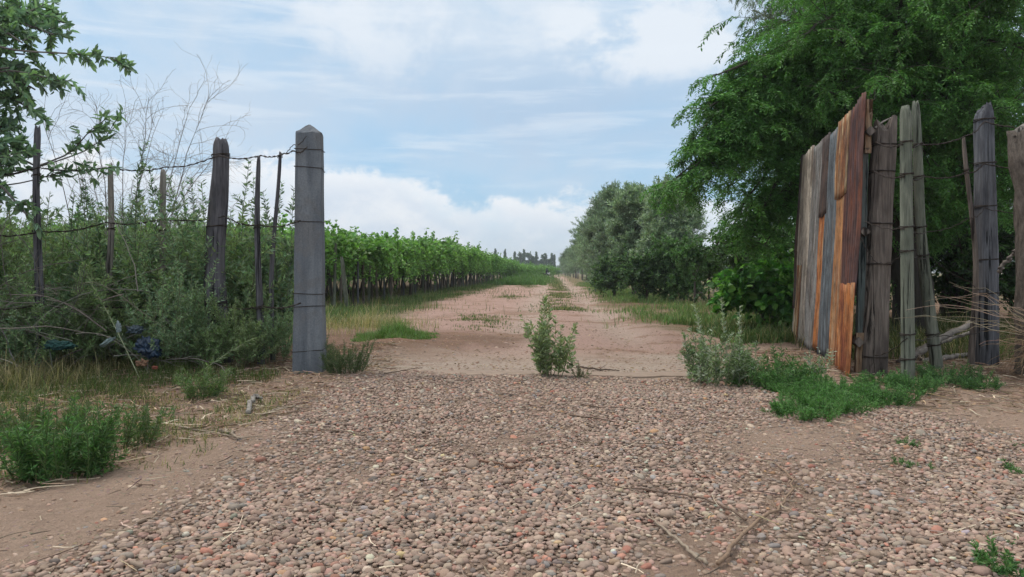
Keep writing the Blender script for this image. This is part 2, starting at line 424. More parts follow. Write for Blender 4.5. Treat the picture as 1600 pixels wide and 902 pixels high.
def ground_colour(x, y):
    px = 800 + FP * x / np.maximum(y, .5); t = x - .054 * y
    w = vnoise(x * 7, y * 5, 23) * .12 + vnoise(x * .9, y * .9, 21) * .45 + vnoise(x * 3.3, y * 3.3, 22) * .18 + vnoise(x * .25, y * .25, 24) * .5
    c = np.tile(FIELD, x.shape + (1,))
    def put(c, mask, col):
        return c * (1 - mask[..., None]) + col * mask[..., None]
    yard = 1 - sstep(y + w, 12.0, 15.0)
    c = put(c, yard, DIRT)
    track = sstep(t + w, -4.3, -3.5) * (1 - sstep(t + w, 1.9, 2.6)) * sstep(y, 8, 11)
    c = put(c, track, PINK)
    mid = np.exp(-((t + .55) / .5) ** 2) + np.exp(-((t - 1.25) / .5) ** 2)
    c = put(c, np.clip(mid, 0, 1) * .55 * sstep(y, 9, 13), PALE)
    verge = sstep(t + w, 1.7, 2.4) * (1 - sstep(t + w, 4.5, 5.0)) * sstep(y, 13, 16)
    c = put(c, verge * .75, LITTER * 1.3 * .6 + GREENISH * .6)
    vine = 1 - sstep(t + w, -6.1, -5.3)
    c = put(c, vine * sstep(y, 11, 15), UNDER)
    vv = sstep(t + w, -5.9, -5.2) * (1 - sstep(t + w, -4.5, -3.7)) * sstep(y, 13, 17)
    c = put(c, vv * .75, LITTER * 1.3 * .5 + GREENISH * .7)
    # litter under the fence lines
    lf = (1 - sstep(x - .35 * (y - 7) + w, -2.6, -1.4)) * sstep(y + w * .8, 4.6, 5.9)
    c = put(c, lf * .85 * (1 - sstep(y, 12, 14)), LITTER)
    lm = np.exp(-(((x + 1.65) / .75) ** 2 + ((y - 9.6) / 1.3) ** 2)); c = put(c, np.clip(lm * 1.3, 0, .85), LITTER * 1.15)
    rf = sstep(x + w, 3.5, 4.3) * sstep(y + w * .6, 6.3, 7.1); c = put(c, rf * .85 * (1 - sstep(y, 25, 35)), LITTER)
    rv = sstep(t + w, 2.3, 3.1) * sstep(y, 11, 13.5) * (1 - sstep(y, 18, 22)); c = put(c, rv * .8, LITTER * 1.3)
    st = np.clip(vnoise(x * .8 + 7, y * 2.2, 25) + .6 * vnoise(x * 2.5, y * 6, 26) + .4 * vnoise(x * 8, y * 9, 27) - .25, 0, 1) * sstep(y, 7, 9); c = put(c, np.clip(st * 1.5, 0, .7), LITTER * 1.5)
    sp2 = np.clip(vnoise(x * 1.3, y * 1.3, 28) + .7 * vnoise(x * 5, y * 5, 29) - .2, 0, 1) * (1 - sstep(y, 7, 8)); c = put(c, sp2 * .4, LITTER * 1.4)
    gy_ = np.clip(gravel_cover(x, np.maximum(y, 1.5)) * 1.2, 0, 1) * (y < 8); c = put(c, gy_ * .62, np.array((.20, .145, .11)))
    sill = sstep(y + w * .15, 7.35, 7.6) * (1 - sstep(y + w * .8, 8.7, 10.2)) * sstep(x + w, -2.0, -1.4) * (1 - sstep(x + w, 1.7, 3.0))
    c = put(c, sill * (.75 + .25 * vnoise(x * 4, y * 9, 36)), PALE * .98)
    return c
ys = axis_pts([(-12, 2, 28), (2, 9, 260), (9, 22, 220), (22, 80, 200), (80, 300, 90), (300, 1500, 60)])
xs = axis_pts([(-1400, -200, 24), (-200, -30, 50), (-30, -8, 70), (-8, 8, 420), (8, 30, 70), (30, 200, 50), (200, 1400, 24)])
X, Y = np.meshgrid(xs, ys)
gm = MB(); idx = np.arange(X.size).reshape(X.shape)
f4 = np.stack([idx[:-1, :-1], idx[:-1, 1:], idx[1:, 1:], idx[1:, :-1]], -1).reshape(-1, 4)
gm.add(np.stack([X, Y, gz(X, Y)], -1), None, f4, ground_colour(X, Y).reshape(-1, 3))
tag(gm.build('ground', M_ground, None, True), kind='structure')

# worn concrete sill between the gate posts
sm = MB(); sx = np.linspace(-1.55, 3.0, 120); prof = [(7.50, -.05), (7.505, .008), (7.53, .012), (7.70, .011), (7.80, .005), (7.9, -.006), (8.0, -.05)]
VV = np.array([[[x, yy + .012 * vnoise(x * 2.5, 0, 33) + .006 * vnoise(x * 14, 0, 34), zz + gz(x, 7.6) * .6 + .004 * vnoise(x * 6, yy * 6, 35)] for yy, zz in prof] for x in sx])
ii = np.arange(VV.shape[0] * VV.shape[1]).reshape(VV.shape[:2])
sm.add(VV, None, np.stack([ii[:-1, :-1], ii[:-1, 1:], ii[1:, 1:], ii[1:, :-1]], -1).reshape(-1, 4), (.285, .215, .165))
tag(sm.build('concrete_sill', attr_mat('dusty_concrete', 9, .8, 1.12, .95, (1, 1, 1), .4, .01), None, False), kind='structure')

# ------------------------------------------------------------------ gravel (stuff)
def ico(sub):
    t = (1 + 5 ** .5) / 2
    v = [(-1, t, 0), (1, t, 0), (-1, -t, 0), (1, -t, 0), (0, -1, t), (0, 1, t), (0, -1, -t), (0, 1, -t), (t, 0, -1), (t, 0, 1), (-t, 0, -1), (-t, 0, 1)]
    f = [(0, 11, 5), (0, 5, 1), (0, 1, 7), (0, 7, 10), (0, 10, 11), (1, 5, 9), (5, 11, 4), (11, 10, 2), (10, 7, 6), (7, 1, 8), (3, 9, 4), (3, 4, 2), (3, 2, 6), (3, 6, 8), (3, 8, 9), (4, 9, 5), (2, 4, 11), (6, 2, 10), (8, 6, 7), (9, 8, 1)]
    v = [np.array(p) / np.linalg.norm(p) for p in v]
    for _ in range(sub):
        cache = {}; nf = []
        def mid(a, b):
            k = (min(a, b), max(a, b))
            if k not in cache:
                p = v[a] + v[b]; v.append(p / np.linalg.norm(p)); cache[k] = len(v) - 1
            return cache[k]
        for a, b, c in f:
            x, y_, z = mid(a, b), mid(b, c), mid(c, a); nf += [(a, x, z), (b, y_, x), (c, z, y_), (x, y_, z)]
        f = nf
    return np.array(v), np.array(f)
PAL = np.array([(.30, .225, .185), (.34, .265, .22), (.26, .20, .165), (.36, .235, .195), (.30, .27, .245), (.22, .225, .235), (.35, .155, .115), (.50, .42, .34), (.46, .28, .15), (.12, .11, .11), (.42, .34, .28), (.25, .27, .24)])
PW = np.array([.25, .20, .17, .10, .07, .03, .03, .03, .012, .025, .07, .013]); PW = PW / PW.sum()
def pebbles(mb, x, y, size, sub, cover, flat=(.34, .62)):
    bv, bf = ico(sub); n = len(x); nv = len(bv)
    a = size * .5; b = a * rng.uniform(.6, .92, n); c = a * rng.uniform(*flat, n)
    lump = 1 + rng.normal(0, .065 if sub else .10, (n, nv))
    v = bv[None] * lump[..., None]
    # slightly boxy, like river stones
    v = np.sign(v) * np.abs(v) ** .80
    v = v * np.stack([a, b, c], -1)[:, None, :]
    yaw = rng.uniform(0, 2 * np.pi, n); tl = rng.normal(0, .28, n); tr = rng.normal(0, .22, n)
    def rot(v, ax, th):
        i, j = [(1, 2), (2, 0), (0, 1)][ax]; cs, sn = np.cos(th)[:, None], np.sin(th)[:, None]
        vi, vj = v[..., i].copy(), v[..., j].copy(); v[..., i] = vi * cs - vj * sn; v[..., j] = vi * sn + vj * cs; return v
    v = rot(v, 0, tl); v = rot(v, 1, tr); v = rot(v, 2, yaw)
    z = gz(x, y) + c * (rng.uniform(-.45, .75, n) * cover + (1 - cover) * rng.uniform(-.75, -.05, n)) + cover * .006
    v = v + np.stack([x, y, z], -1)[:, None, :]
    k = rng.choice(len(PAL), n, p=PW)
    col = PAL[k] * np.array((.94, .87, .80)) * np.exp(rng.normal(0, .24, (n, 1))) * (1 + rng.normal(0, .03, (n, 3)))
    # dusty: blend to soil tone
    du = rng.uniform(.05, .5, (n, 1)); col = col * (1 - du) + np.array((.33, .24, .185)) * du
    col = np.clip(col, .02, .50)
    mb.add(v, (bf[None] + (np.arange(n) * nv)[:, None, None]).reshape(-1, 3), None, np.repeat(col, nv, 0))
pm = MB()
def scatter(y0, y1, step, size, sub, kcov=1.0, extra=0.0):
    yy = np.arange(y0, y1, step); P = []
    for q in yy:
        w = .74 * q + .5; xx = np.arange(-w, w, step)
        P.append(np.stack([xx, np.full_like(xx, q)], -1))
    P = np.concatenate(P); P = P + rng.uniform(-.55, .55, P.shape) * step
    cv = gravel_cover(P[:, 0], P[:, 1])
    keep = rng.random(len(P)) < np.clip(cv * kcov + extra, 0, 1)
    P = P[keep]; cv = cv[keep]
    s = size * np.exp(rng.normal(0, .30, len(P)))
    pebbles(pm, P[:, 0], P[:, 1], np.clip(s, size * .5, size * 1.8), sub, cv)
scatter(2.25, 3.9, .0190, .0245, 1)
scatter(3.9, 7.9, .0215, .0265, 0)
scatter(2.25, 4.2, .075, .040, 1, .5)          # larger stones on top
scatter(4.2, 7.5, .12, .042, 1, .4)
scatter(2.25, 7.6, .040, .014, 0, .3, .32)
scatter(2.3, 7.6, .13, .030, 1, .1, .30)     # grit everywhere on the yard
_n = 9000; _x = rng.uniform(-7, 7, _n); _y = rng.uniform(2.4, 11, _n); _k = gravel_cover(_x, _y) < .75; PAL0 = PAL; PAL = np.tile(np.array((.30, .205, .15)), (12, 1)); pebbles(pm, _x[_k], _y[_k], np.exp(rng.normal(-4.1, .5, _k.sum())), 0, np.zeros(_k.sum()) + .2); PAL = PAL0
tag(pm.build('gravel', M_stone, None, True), label='rounded river gravel in mixed brown, pink and grey spread across the gateway', kind='stuff')

# loose stones on the track beyond the sill
pm = MB(); n = 9000; x = rng.uniform(-6, 7, n); y = 7.9 + 24 * rng.random(n) ** 1.5; pebbles(pm, x, y, np.exp(rng.normal(-3.75, .45, n)), 0, np.zeros(n))
tag(pm.build('loose_stones', M_stone, None, True), label='scattered small stones half buried in the track', kind='stuff')

# ------------------------------------------------------------------ twig litter (stuff) and leaf litter
def litter(name, n, pick, L, r, label, col=(.27, .19, .13)):
    mb = MB(); P = pick(n); a = rng.uniform(0, 2 * np.pi, n); D = np.stack([np.cos(a), np.sin(a), np.zeros(n)], -1)
    p = grow(np.stack([P[:, 0], P[:, 1], gz(P[:, 0], P[:, 1])], -1), D, L * np.exp(rng.normal(0, .5, n)), 5, .16, 0)
    p[..., 2] = gz(p[..., 0], p[..., 1]) + .012 + rng.uniform(0, .02, (n, 1))
    tubes(mb, p, r * rng.uniform(.5, 1.1, n), r * .4, 3, lcol(n, col, .4, (.46, .38, .28), .25))
    return tag(mb.build(name, M_twig), label=label, kind='stuff')
def pick_left(n):
    x = rng.uniform(-6.5, -1.2, n * 3); y = rng.uniform(3.2, 10, n * 3)
    px = 800 + FP * x / y; m = (px < 620) & (x - .35 * (y - 7) < -1.1) & (gravel_cover(x, y) < .5); return np.stack([x, y], -1)[m][:n]
def pick_right(n):
    x = rng.uniform(2.2, 6.5, n * 3); y = rng.uniform(5.6, 10, n * 3); m = (x > 3.2) | (y > 7.6); return np.stack([x, y], -1)[m][:n]
def pick_all(n):
    y = rng.uniform(2.4, 7.5, n); return np.stack([rng.uniform(-.72, .72, n) * y, y], -1)
def safe(f):
    def g(n):
        P = f(n)
        while len(P) < n: P = np.concatenate([P, f(n)])
        return P[:n]
    return g
litter('twig_litter', 3600, safe(pick_left), .12, .0055, 'brown twig and straw litter under the left fence')
litter('twig_litter', 2600, safe(pick_right), .12, .0055, 'brown twig and straw litter under the right fence')
litter('twig_litter', 700, pick_all, .10, .0034, 'thin dry twigs strewn over the gravel', (.2, .15, .11))
mb = MB()
for f_, n_ in ((safe(pick_left), 12000), (safe(pick_right), 4500), (lambda n: np.stack([rng.uniform(-3.5, 4.5, n), 7.9 + 9 * rng.random(n) ** 1.5], -1), 2500)):
    P = f_(n_); a = rng.uniform(0, 6.28, n_); D = np.stack([np.cos(a), np.sin(a), rng.uniform(-.1, .3, n_)], -1)
    leaves(mb, np.stack([P[:, 0], P[:, 1], gz(P[:, 0], P[:, 1]) + .008], -1), D, rng.uniform(.02, .06, n_), rng.uniform(.008, .022, n_), lcol(n_, (.22, .14, .09), .35, (.36, .27, .18), .25), up=.7)
tag(mb.build('leaf_litter', M_leafdull), label='dead brown leaves lying under both fences', kind='stuff')

# ------------------------------------------------------------------ grass (stuff)
def blades(mb, x, y, h, w, col, lean=.45, z0=None):
    n = len(x); z = gz(x, y) if z0 is None else z0
    B = np.stack([x, y, z - .01], -1); a = rng.uniform(0, 6.28, n); D = np.stack([np.cos(a), np.sin(a), np.zeros(n)], -1)
    S = np.stack([-np.sin(a), np.cos(a), np.zeros(n)], -1) * (w[:, None] * .5) if hasattr(w, '__len__') else np.stack([-np.sin(a), np.cos(a), np.zeros(n)], -1) * w * .5
    ln = lean * rng.uniform(.2, 1.3, n)[:, None] * h[:, None]; U = np.zeros((n, 3)); U[:, 2] = h
    v = np.stack([B - S, B + S, B + U * .55 + D * ln * .35 + S * .8, B + U * .55 + D * ln * .35 - S * .8, B + U * .92 + D * ln], 1)
    b = np.arange(n)[:, None] * 5
    mb.add(v, b + [3, 2, 4], b + [0, 1, 2, 3], np.repeat(col, 5, 0))
def grass(label, xyfun, n, h, w, base, alt=None, af=.15, lean=.5, name='grass', hv=.35, hump=False):
    mb = MB(); x, y = xyfun(n); n = len(x)
    hs = h * np.exp(rng.normal(0, hv, n)) * (1 + .45 * vnoise(x * 2.7, y * 1.7, 63))
    if hump: cx, cy = x.mean(), y.mean(); hs = hs * (.35 + 1.5 * np.exp(-(((x - cx) / x.std()) ** 2 + ((y - cy) / y.std()) ** 2) * .55))
    blades(mb, x, y, hs, w, lcol(n, base, .25, alt, af), lean)
    return tag(mb.build(name, M_grass), label=label, kind='stuff')
def rag(f, cx, cy, rx, ry):
    def g(n):
        x, y = f(n); d = ((x - cx) / rx) ** 2 + ((y - cy) / ry) ** 2; m = d + .7 * vnoise(x * 1.7, y * 1.7, 57) + .5 * vnoise(x * 5, y * 5, 58) + rng.normal(0, .15, n) < .75; return x[m], y[m]
    return g
def blob(cx, cy, rx, ry):      # clumpy disc, world metres
    def f(n):
        r = rng.random(n) ** .55 * 1.15; a = rng.uniform(0, 6.28, n); x = cx + rx * r * np.cos(a); y = cy + ry * r * np.sin(a)
        m = vnoise(x * 4, y * 4, 51) + vnoise(x * 11, y * 11, 52) * .6 + 1.6 * (1 - r) + rng.normal(0, .3, n) > .1; return x[m], y[m]
    return f
def strip(t0, t1, y0, y1, pw=1.4, thr=-.1, fs=.8):
    def f(n):
        y = y0 + (y1 - y0) * rng.random(n) ** pw; t = (t0 + t1) / 2 + (t1 - t0) * .36 * rng.normal(0, 1, n) * (1 + .3 * vnoise(y * .7, 0 * y, 66)) + .25 * vnoise(y * .5, 0 * y + 3, 65); x = t + .054 * y
        m = vnoise(x * fs, y * fs * .6, 61) + .5 * vnoise(x * 3, y * 3, 62) + rng.normal(0, .22, n) > thr; return x[m], y[m]
    return f
G1 = (.11, .16, .05); G2 = (.15, .19, .07); GB = (.10, .19, .05); STRAW = (.34, .28, .15)
def gb(px, py, rx, ry):
    X_, Y_ = gp(px, py); return blob(X_, Y_, rx, ry)
grass('green grass verge on the right edge of the track', strip(2.2, 4.3, 14.5, 70, 1.6, -.35), 34000, .13, .012, (.13, .21, .07), STRAW, .10)
grass('green grass strip at the foot of the vineyard posts', strip(-5.9, -4.2, 15, 80, 1.6, -.15), 30000, .16, .012, (.10, .15, .055), STRAW, .10)
grass('broken grass tufts between the wheel tracks and the vineyard', strip(-2.5, -1.2, 13, 60, 1.6, .18, .5), 22000, .055, .012, (.10, .15, .055), STRAW, .18)
grass('sparse grass tufts on the crown of the track', strip(-.15, .75, 20, 120, 1.3, -.05, .35), 22000, .07, .018, (.11, .15, .06), STRAW, .2)
grass('short grass under the vineyard canopy', strip(-14, -5.9, 16, 45, 1.2, -.1), 24000, .15, .014, (.08, .11, .035), STRAW, .2)
grass('bright grass mound where the vineyard meets the track far off', strip(-4.4, -1.3, 58, 130, 1.2, -2), 15000, .45, .04, (.09, .17, .05), None, 0)
grass('dry straw tufts beside the square gate post', gb(565, 512, 1.3, 1.6), 2600, .22, .006, STRAW, G2, .3, .9)
grass('dense green grass hummock left of the track entrance', gb(620, 527, .62, .95), 11000, .085, .007, GB, G2, .35, .9, hump=True)
grass('small grass tuft left of the hummock', gb(600, 508, .45, .8), 2200, .10, .007, G2, STRAW, .2, .7)
grass('green ground cover under the left hedge', rag(lambda n: (rng.uniform(-6.8, -2.0, n), rng.uniform(5.2, 8.6, n)), -5.0, 7.3, 2.9, 1.5), 36000, .075, .006, (.07, .10, .03), (.14, .15, .06), .25, .7)
grass('thin short grass and seedlings around the left weeds', rag(lambda n: (rng.uniform(-5.2, -1.8, n), rng.uniform(3.7, 6.6, n)), -3.7, 5.4, 2.2, 1.7), 20000, .045, .005, (.09, .13, .04), STRAW, .45, .9)
grass('dry grass at the far left edge', gb(25, 600, .9, .8), 4500, .16, .005, (.16, .15, .07), STRAW, .35, .9)
grass('dry yellow grass in front of the row trees', strip(3.6, 7, 15, 30, 1.2, -.3), 9000, .12, .01, (.16, .17, .075), G2, .35, .8)
grass('shaded grass behind the right fence', lambda n: (rng.uniform(4.0, 10, n), rng.uniform(8.6, 15, n)), 18000, .18, .009, (.08, .10, .035), STRAW, .18, .7)
grass('green grass at the foot of the leafy bush', lambda n: (rng.uniform(3.2, 5.2, n), rng.uniform(10.9, 13.4, n)), 9000, .12, .009, (.08, .13, .04), STRAW, .12, .6)

# ------------------------------------------------------------------ plants
def plant(name, loc, label, cat='plant', group=None, n=10, h=1.0, spread=.35, lean=.3, lL=.05, lW=.013, dens=60, side=5, sL=.35,
          base=(.07, .11, .04), var=.28, alt=None, af=.15, scol=(.10, .12, .05), r=.005, hexa=False, wig=.06, grav=0.0, mat=None, ang=.9, tmin=.12, make=True, upn=.4):
    a = rng.uniform(0, 6.28, n); rr = spread * .4 * np.sqrt(rng.random(n))
    P = np.stack([np.cos(a) * rr, np.sin(a) * rr, np.full(n, -.03)], -1)
    D = np.stack([np.cos(a) * lean * rng.uniform(.1, 1, n), np.sin(a) * lean * rng.uniform(.1, 1, n), np.ones(n)], -1)
    Ls = h * rng.uniform(.55, 1.0, n); Ls[0] = h
    st = grow(P, D, Ls, 9, wig, grav)
    smb, lmb = MB(), MB()
    tubes(smb, st, r, r * .35, 4, scol)
    sets = [(st, Ls, 1.0)]
    if side:
        k = np.repeat(np.arange(n), side); t = rng.uniform(.08, .88, len(k)); p0, tg = along(st, k, t)
        d = norm(tg * .8 + rdir(len(k)) * .75); d[:, 2] = np.abs(d[:, 2]) * .8 + .1
        sl = h * sL * (1.15 - t) * rng.uniform(.5, 1.1, len(k)); br = grow(p0, d, sl, 6, wig * 1.5, grav - .12)
        tubes(smb, br, r * .5, r * .25, 3, scol); sets.append((br, sl, 1.0))
    for pt, ll, q in sets:
        cnt = np.maximum((ll * dens * q).astype(int), 2); k = np.repeat(np.arange(len(pt)), cnt); m = len(k)
        t = tmin + (1 - tmin) * rng.random(m) ** .8; p0, tg = along(pt, k, t)
        rd = rdir(m); rd = norm(rd - (rd * tg).sum(1, keepdims=True) * tg); d = norm(tg * (1 - ang * .45) + rd * ang)
        sz = rng.uniform(.6, 1.15, m) * (1.1 - .45 * t)
        leaves(lmb, p0, d, lL * sz, lW * sz, lcol(m, base, var, alt, af), up=upn, hexa=hexa)
    root = empty(name, loc, rng.uniform(0, 6.28), label=label, cat=cat, group=group)
    smb.build('stem', M_stem, root); lmb.build('foliage', mat or M_leaf, root)
    return root
def gl(px, py, dz=0):
    X_, Y_ = gp(px, py); return (X_, Y_, float(gz(X_, Y_)) + dz)
def gxy(x, y): return (x, y, float(gz(x, y)))

# centre bush and named weeds in the gateway
plant('leafy_bush', gl(862, 590), 'upright green bush growing alone in the middle of the gateway', 'bush', n=20, h=.70, spread=.26, lean=.38, lL=.075, lW=.024, dens=110, side=4, sL=.34, base=(.19, .245, .11), alt=(.32, .37, .23), af=.3, scol=(.16, .18, .09), wig=.05)
plant('leafy_bush_shoot', (gl(862, 590)[0] - .09, 7.36, .0), 'tall slender shoot rising from the left of the middle bush', 'plant', n=1, h=.84, spread=.01, lean=.05, lL=.085, lW=.030, dens=120, side=0, base=(.15, .21, .08), alt=(.28, .33, .19), af=.25, scol=(.16, .18, .09), wig=.04)
plant('low_weed', gl(905, 590), 'low straggly weed at the right foot of the middle bush', 'weed', n=12, h=.22, spread=.1, lean=1.4, lL=.04, lW=.013, dens=70, side=2, base=(.13, .15, .085), scol=(.2, .17, .1))
SILV = (.19, .235, .165); SILV2 = (.34, .38, .29)
plant('silvery_bush', gl(1128, 598), 'silvery grey-green bush with three pale upright stems beside the gravel edge', 'bush', n=44, h=.60, spread=.66, lean=.55, lL=.062, lW=.019, dens=110, side=4, base=(.15, .21, .10), alt=SILV2, af=.3, scol=(.22, .24, .16))
for q, (px, hh) in enumerate(((1110, .80), (1138, .86), (1163, .76))):
    plant('silvery_stalk', gl(px, 590), ('pale flowering stalk rising left in the silvery bush', 'tallest pale flowering stalk in the middle of the silvery bush', 'pale flowering stalk leaning right in the silvery bush')[q], 'plant', n=1, h=hh, spread=.02, lean=.12, lL=.06, lW=.026, dens=80, side=3, sL=.14, base=SILV, alt=SILV2, af=.5, scol=(.30, .33, .22), r=.006, tmin=.35)
plant('silvery_weed', gl(1275, 600), 'small silvery weed standing at the foot of the corrugated gate', 'weed', n=7, h=.40, spread=.15, lean=.3, lL=.05, lW=.018, dens=80, side=3, base=SILV, alt=SILV2, af=.5, scol=(.28, .3, .22))
plant('green_weed', gl(1205, 602), 'spreading dark green weed between the silvery bush and the gate', 'weed', n=84, h=.34, spread=.80, lean=1.0, lL=.065, lW=.016, dens=100, side=4, base=(.07, .15, .045), alt=(.15, .25, .09), af=.2, scol=(.10, .16, .06))
plant('green_weed', gl(1222, 590), 'leafy green shoot standing above the spreading weed by the gate', 'weed', n=4, h=.42, spread=.1, lean=.3, lL=.06, lW=.018, dens=70, side=2, base=(.07, .14, .045), scol=(.12, .16, .07))
CARP = dict(base=(.075, .19, .045), alt=(.13, .26, .08), af=.3, lL=.032, lW=.007, side=6, sL=.5, scol=(.10, .18, .06))
def carpet(pxs, label, h=.2, n=14, spread=.34, **k):
    for i, (px, py) in enumerate(pxs):
        plant('feathery_weed', gl(px, py), label[i], 'weed', n=n, h=h * rng.uniform(.8, 1.15), spread=spread, lean=1.2, dens=230, **{**CARP, **k})
carpet([(1255, 648), (1300, 640), (1335, 628), (1270, 622), (1310, 612), (1240, 612)],
       ['feathery green weed spilling lowest onto the gravel below the gate', 'feathery green weed in the middle of the patch below the gate', 'feathery green weed under the thick brown post',
        'feathery green weed against the bottom of the gate', 'feathery green weed tucked under the orange gate sheet', 'feathery green weed at the left end of the patch below the gate'], .22, 44, .50)
carpet([(1392, 628), (1378, 603), (1425, 612)], ['dark feathery weed hanging onto the gravel beside the round green post', 'dark feathery weed at the foot of the thick brown post', 'dark feathery weed at the foot of the round green post'], .24, 34, .42, base=(.055, .14, .04))
carpet([(1532, 608), (1475, 600)], ['dark green weed at the foot of the wide blue-grey post', 'low dark weed between the two right posts'], .26, 28, .34, base=(.04, .10, .035), lL=.035)
for px, py, hh, lb in ((1413, 690, .07, 'tiny green weed in the gravel below the round post'), (1410, 722, .07, 'tiny dark weed low in the gravel right of centre'), (1475, 662, .05, 'tiny green weed by the dirt patch at right'),
                       (1592, 728, .09, 'small green weed at the right edge in the gravel'), (1445, 724, .05, 'tiny sprig right of the dark weed in the gravel'), (1560, 880, .11, 'small green weed in the lower right corner'),
                       (1573, 835, .05, 'tiny weed just above the corner weed'), (1200, 645, .06, 'tiny weed left of the feathery patch'), (1590, 690, .05, 'tiny weed at the right edge above the others')):
    plant('small_weed', gl(px, py), lb, 'weed', n=10, h=hh * 1.25, spread=hh * 1.2, lean=1.2, lL=hh * .34, lW=hh * .09, dens=420, side=3, base=(.07, .16, .05), alt=(.13, .22, .08), af=.3, scol=(.12, .18, .08), r=.0015)
# left foreground weeds
GW = dict(base=(.065, .15, .04), alt=(.13, .22, .07), af=.25, scol=(.09, .14, .05))
plant('bushy_weed', gl(92, 735), 'large bright green bushy weed low at the left, nearest the camera', 'weed', n=70, h=.44, spread=.50, lean=.5, lL=.052, lW=.010, dens=120, side=5, sL=.4, **GW)
plant('bushy_weed', gl(45, 690), 'green bushy weed behind and left of the nearest one', 'weed', n=40, h=.38, spread=.6, lean=.8, lL=.05, lW=.010, dens=110, side=5, base=(.07, .12, .035), alt=(.15, .17, .07), af=.3, scol=(.12, .14, .06))
plant('bushy_weed', gl(190, 690), 'smaller green weed to the right of the nearest bushy one', 'weed', n=30, h=.30, spread=.5, lean=.8, lL=.045, lW=.009, dens=110, side=5, base=(.06, .12, .035), alt=(.12, .16, .06), af=.3, scol=(.12, .14, .06))
plant('green_weed', gl(315, 625), 'isolated green weed on the litter left of the round leaning post', 'weed', n=26, h=.34, spread=.26, lean=.6, lL=.07, lW=.010, dens=90, side=3, base=(.09, .15, .05), alt=(.16, .22, .09), af=.3, scol=(.16, .2, .09))
plant('green_weed', gl(232, 655), 'thin low weed between the big weed and the isolated one', 'weed', n=16, h=.17, spread=.35, lean=.9, lL=.04, lW=.009, dens=90, side=3, **GW)
plant('green_weed', gl(540, 588), 'fine-leaved green weed at the right foot of the square gate post', 'weed', n=44, h=.40, spread=.44, lean=.55, lL=.035, lW=.005, dens=150, side=6, sL=.4, base=(.06, .105, .035), alt=(.11, .15, .06), af=.25, scol=(.10, .13, .06))
plant('green_weed', gl(500, 575), 'dark weed tucked behind the square gate post', 'weed', n=20, h=.45, spread=.3, lean=.4, lL=.04, lW=.007, dens=110, side=5, base=(.05, .09, .035), scol=(.10, .13, .06))
# pale leafy branch leaning out of the hedge
for (a, b, lb) in (((270, 618), (398, 528), 'pale leafy stalk leaning right out of the hedge'), ((222, 600), (135, 430), 'light green shoot leaning left beside the blue plastic bag')):
    A = at(*a, 7.0); B = at(*b, 7.4); root = empty('leaning_shoot', A, 0, label=lb, cat='shoot')
    p = np.linspace(0, 1, 8)[:, None] * (B - A)[None]; p[:, 2] += .04 * np.sin(np.linspace(0, 3.14, 8)); p = p[None]
    s_, l_ = MB(), MB(); tubes(s_, p, .006, .003, 4, (.28, .30, .18)); m = 90; t = .45 + .55 * rng.random(m); p0, tg = along(p, np.zeros(m, int), t)
    leaves(l_, p0, norm(tg * .7 + rdir(m) * .7), .075 * rng.uniform(.5, 1.1, m), .014, lcol(m, (.13, .19, .08), .25, (.22, .28, .15), .3)); s_.build('stem', M_stem, root); l_.build('foliage', M_leaf, root)

# hedge of tall weeds behind the left fence
HG = 'tall weeds crowding behind the left wire fence'
protos = []
for i in range(6):
    protos.append(plant('tall_weed', gxy(-6.0 + i * .55, 8.3 + .2 * (i % 2)), 'tall leafy weed in the thicket behind the left fence', 'weed', HG, n=18, h=1.85 + .12 * (i % 3), spread=.85, lean=.40, lL=.098, lW=.026, dens=72, side=10, sL=.38,
                        base=((.18, .27, .115), (.20, .27, .12), (.16, .245, .14))[i % 3], alt=(.24, .30, .17), af=.25, scol=(.17, .175, .10), r=.007))
k = 0
for row, (yy, n_, sc_) in enumerate(((7.75, 11, .66), (8.6, 11, .80), (9.6, 13, .93), (10.9, 13, 1.02), (12.6, 12, 1.08))):
    x0 = (-20 - 800) / FP * yy - .2; x1 = ((448, 435, 400, 360, 330)[row] - 800) / FP * yy
    for i in range(n_):
        x = x0 + (x1 - x0) * (i + .5 + rng.uniform(-.3, .3)) / n_
        y_ = yy + rng.uniform(-.25, .25); px = 800 + FP * x / y_
        if 185 < px < 265 and row == 0: continue
        if row == 0 and px > 300: sc2 = .62
        else: sc2 = 1.0
        if row == 1 and px > 300: y_ += .25
        dup(protos[k % 6], gxy(x, y_), rng.uniform(0, 6.28), sc2 * sc_ * rng.uniform(.88, 1.08)); k += 1
# taller blue-green spires
SP = dict(lL=.105, lW=.033, dens=70, side=5, sL=.2, base=(.13, .195, .13), alt=(.22, .29, .20), af=.2, scol=(.12, .14, .09), r=.008, lean=.13, spread=.35)
for px, top, Y_, n_, lb in ((160, 300, 8.5, 3, 'slim leafy spire right beside the slanted thin post'), (300, 318, 8.9, 3, 'slim leafy spire between the short pale post and the round one'), (240, 270, 8.9, 3, 'slim leafy spire just left of the short pale post'), (90, 300, 8.6, 4, 'leafy spire right of the far left crooked post'), (410, 275, 8.8, 3, 'leafy spire behind the two thin dark poles'), (215, 232, 8.4, 5, 'tallest leafy spire between the two thin left posts'), (132, 292, 8.2, 5, 'leafy spire left of the slanted thin post'), (330, 290, 9.0, 3, 'leafy spire just left of the round leaning post'),
                            (378, 262, 8.7, 4, 'leafy spire right of the round leaning post'), (436, 262, 8.6, 5, 'leafy spire close behind the square gate post'), (262, 320, 8.6, 4, 'leafy spire behind the short pale post'), (30, 330, 8.6, 4, 'leafy spire at the far left under the tree')):
    hh = HC + (HY - top) / FP * Y_; x = (px - 800) / FP * Y_
    plant('leafy_spire', gxy(x, Y_), lb, 'weed', n=n_, h=hh * 1.02, **SP)
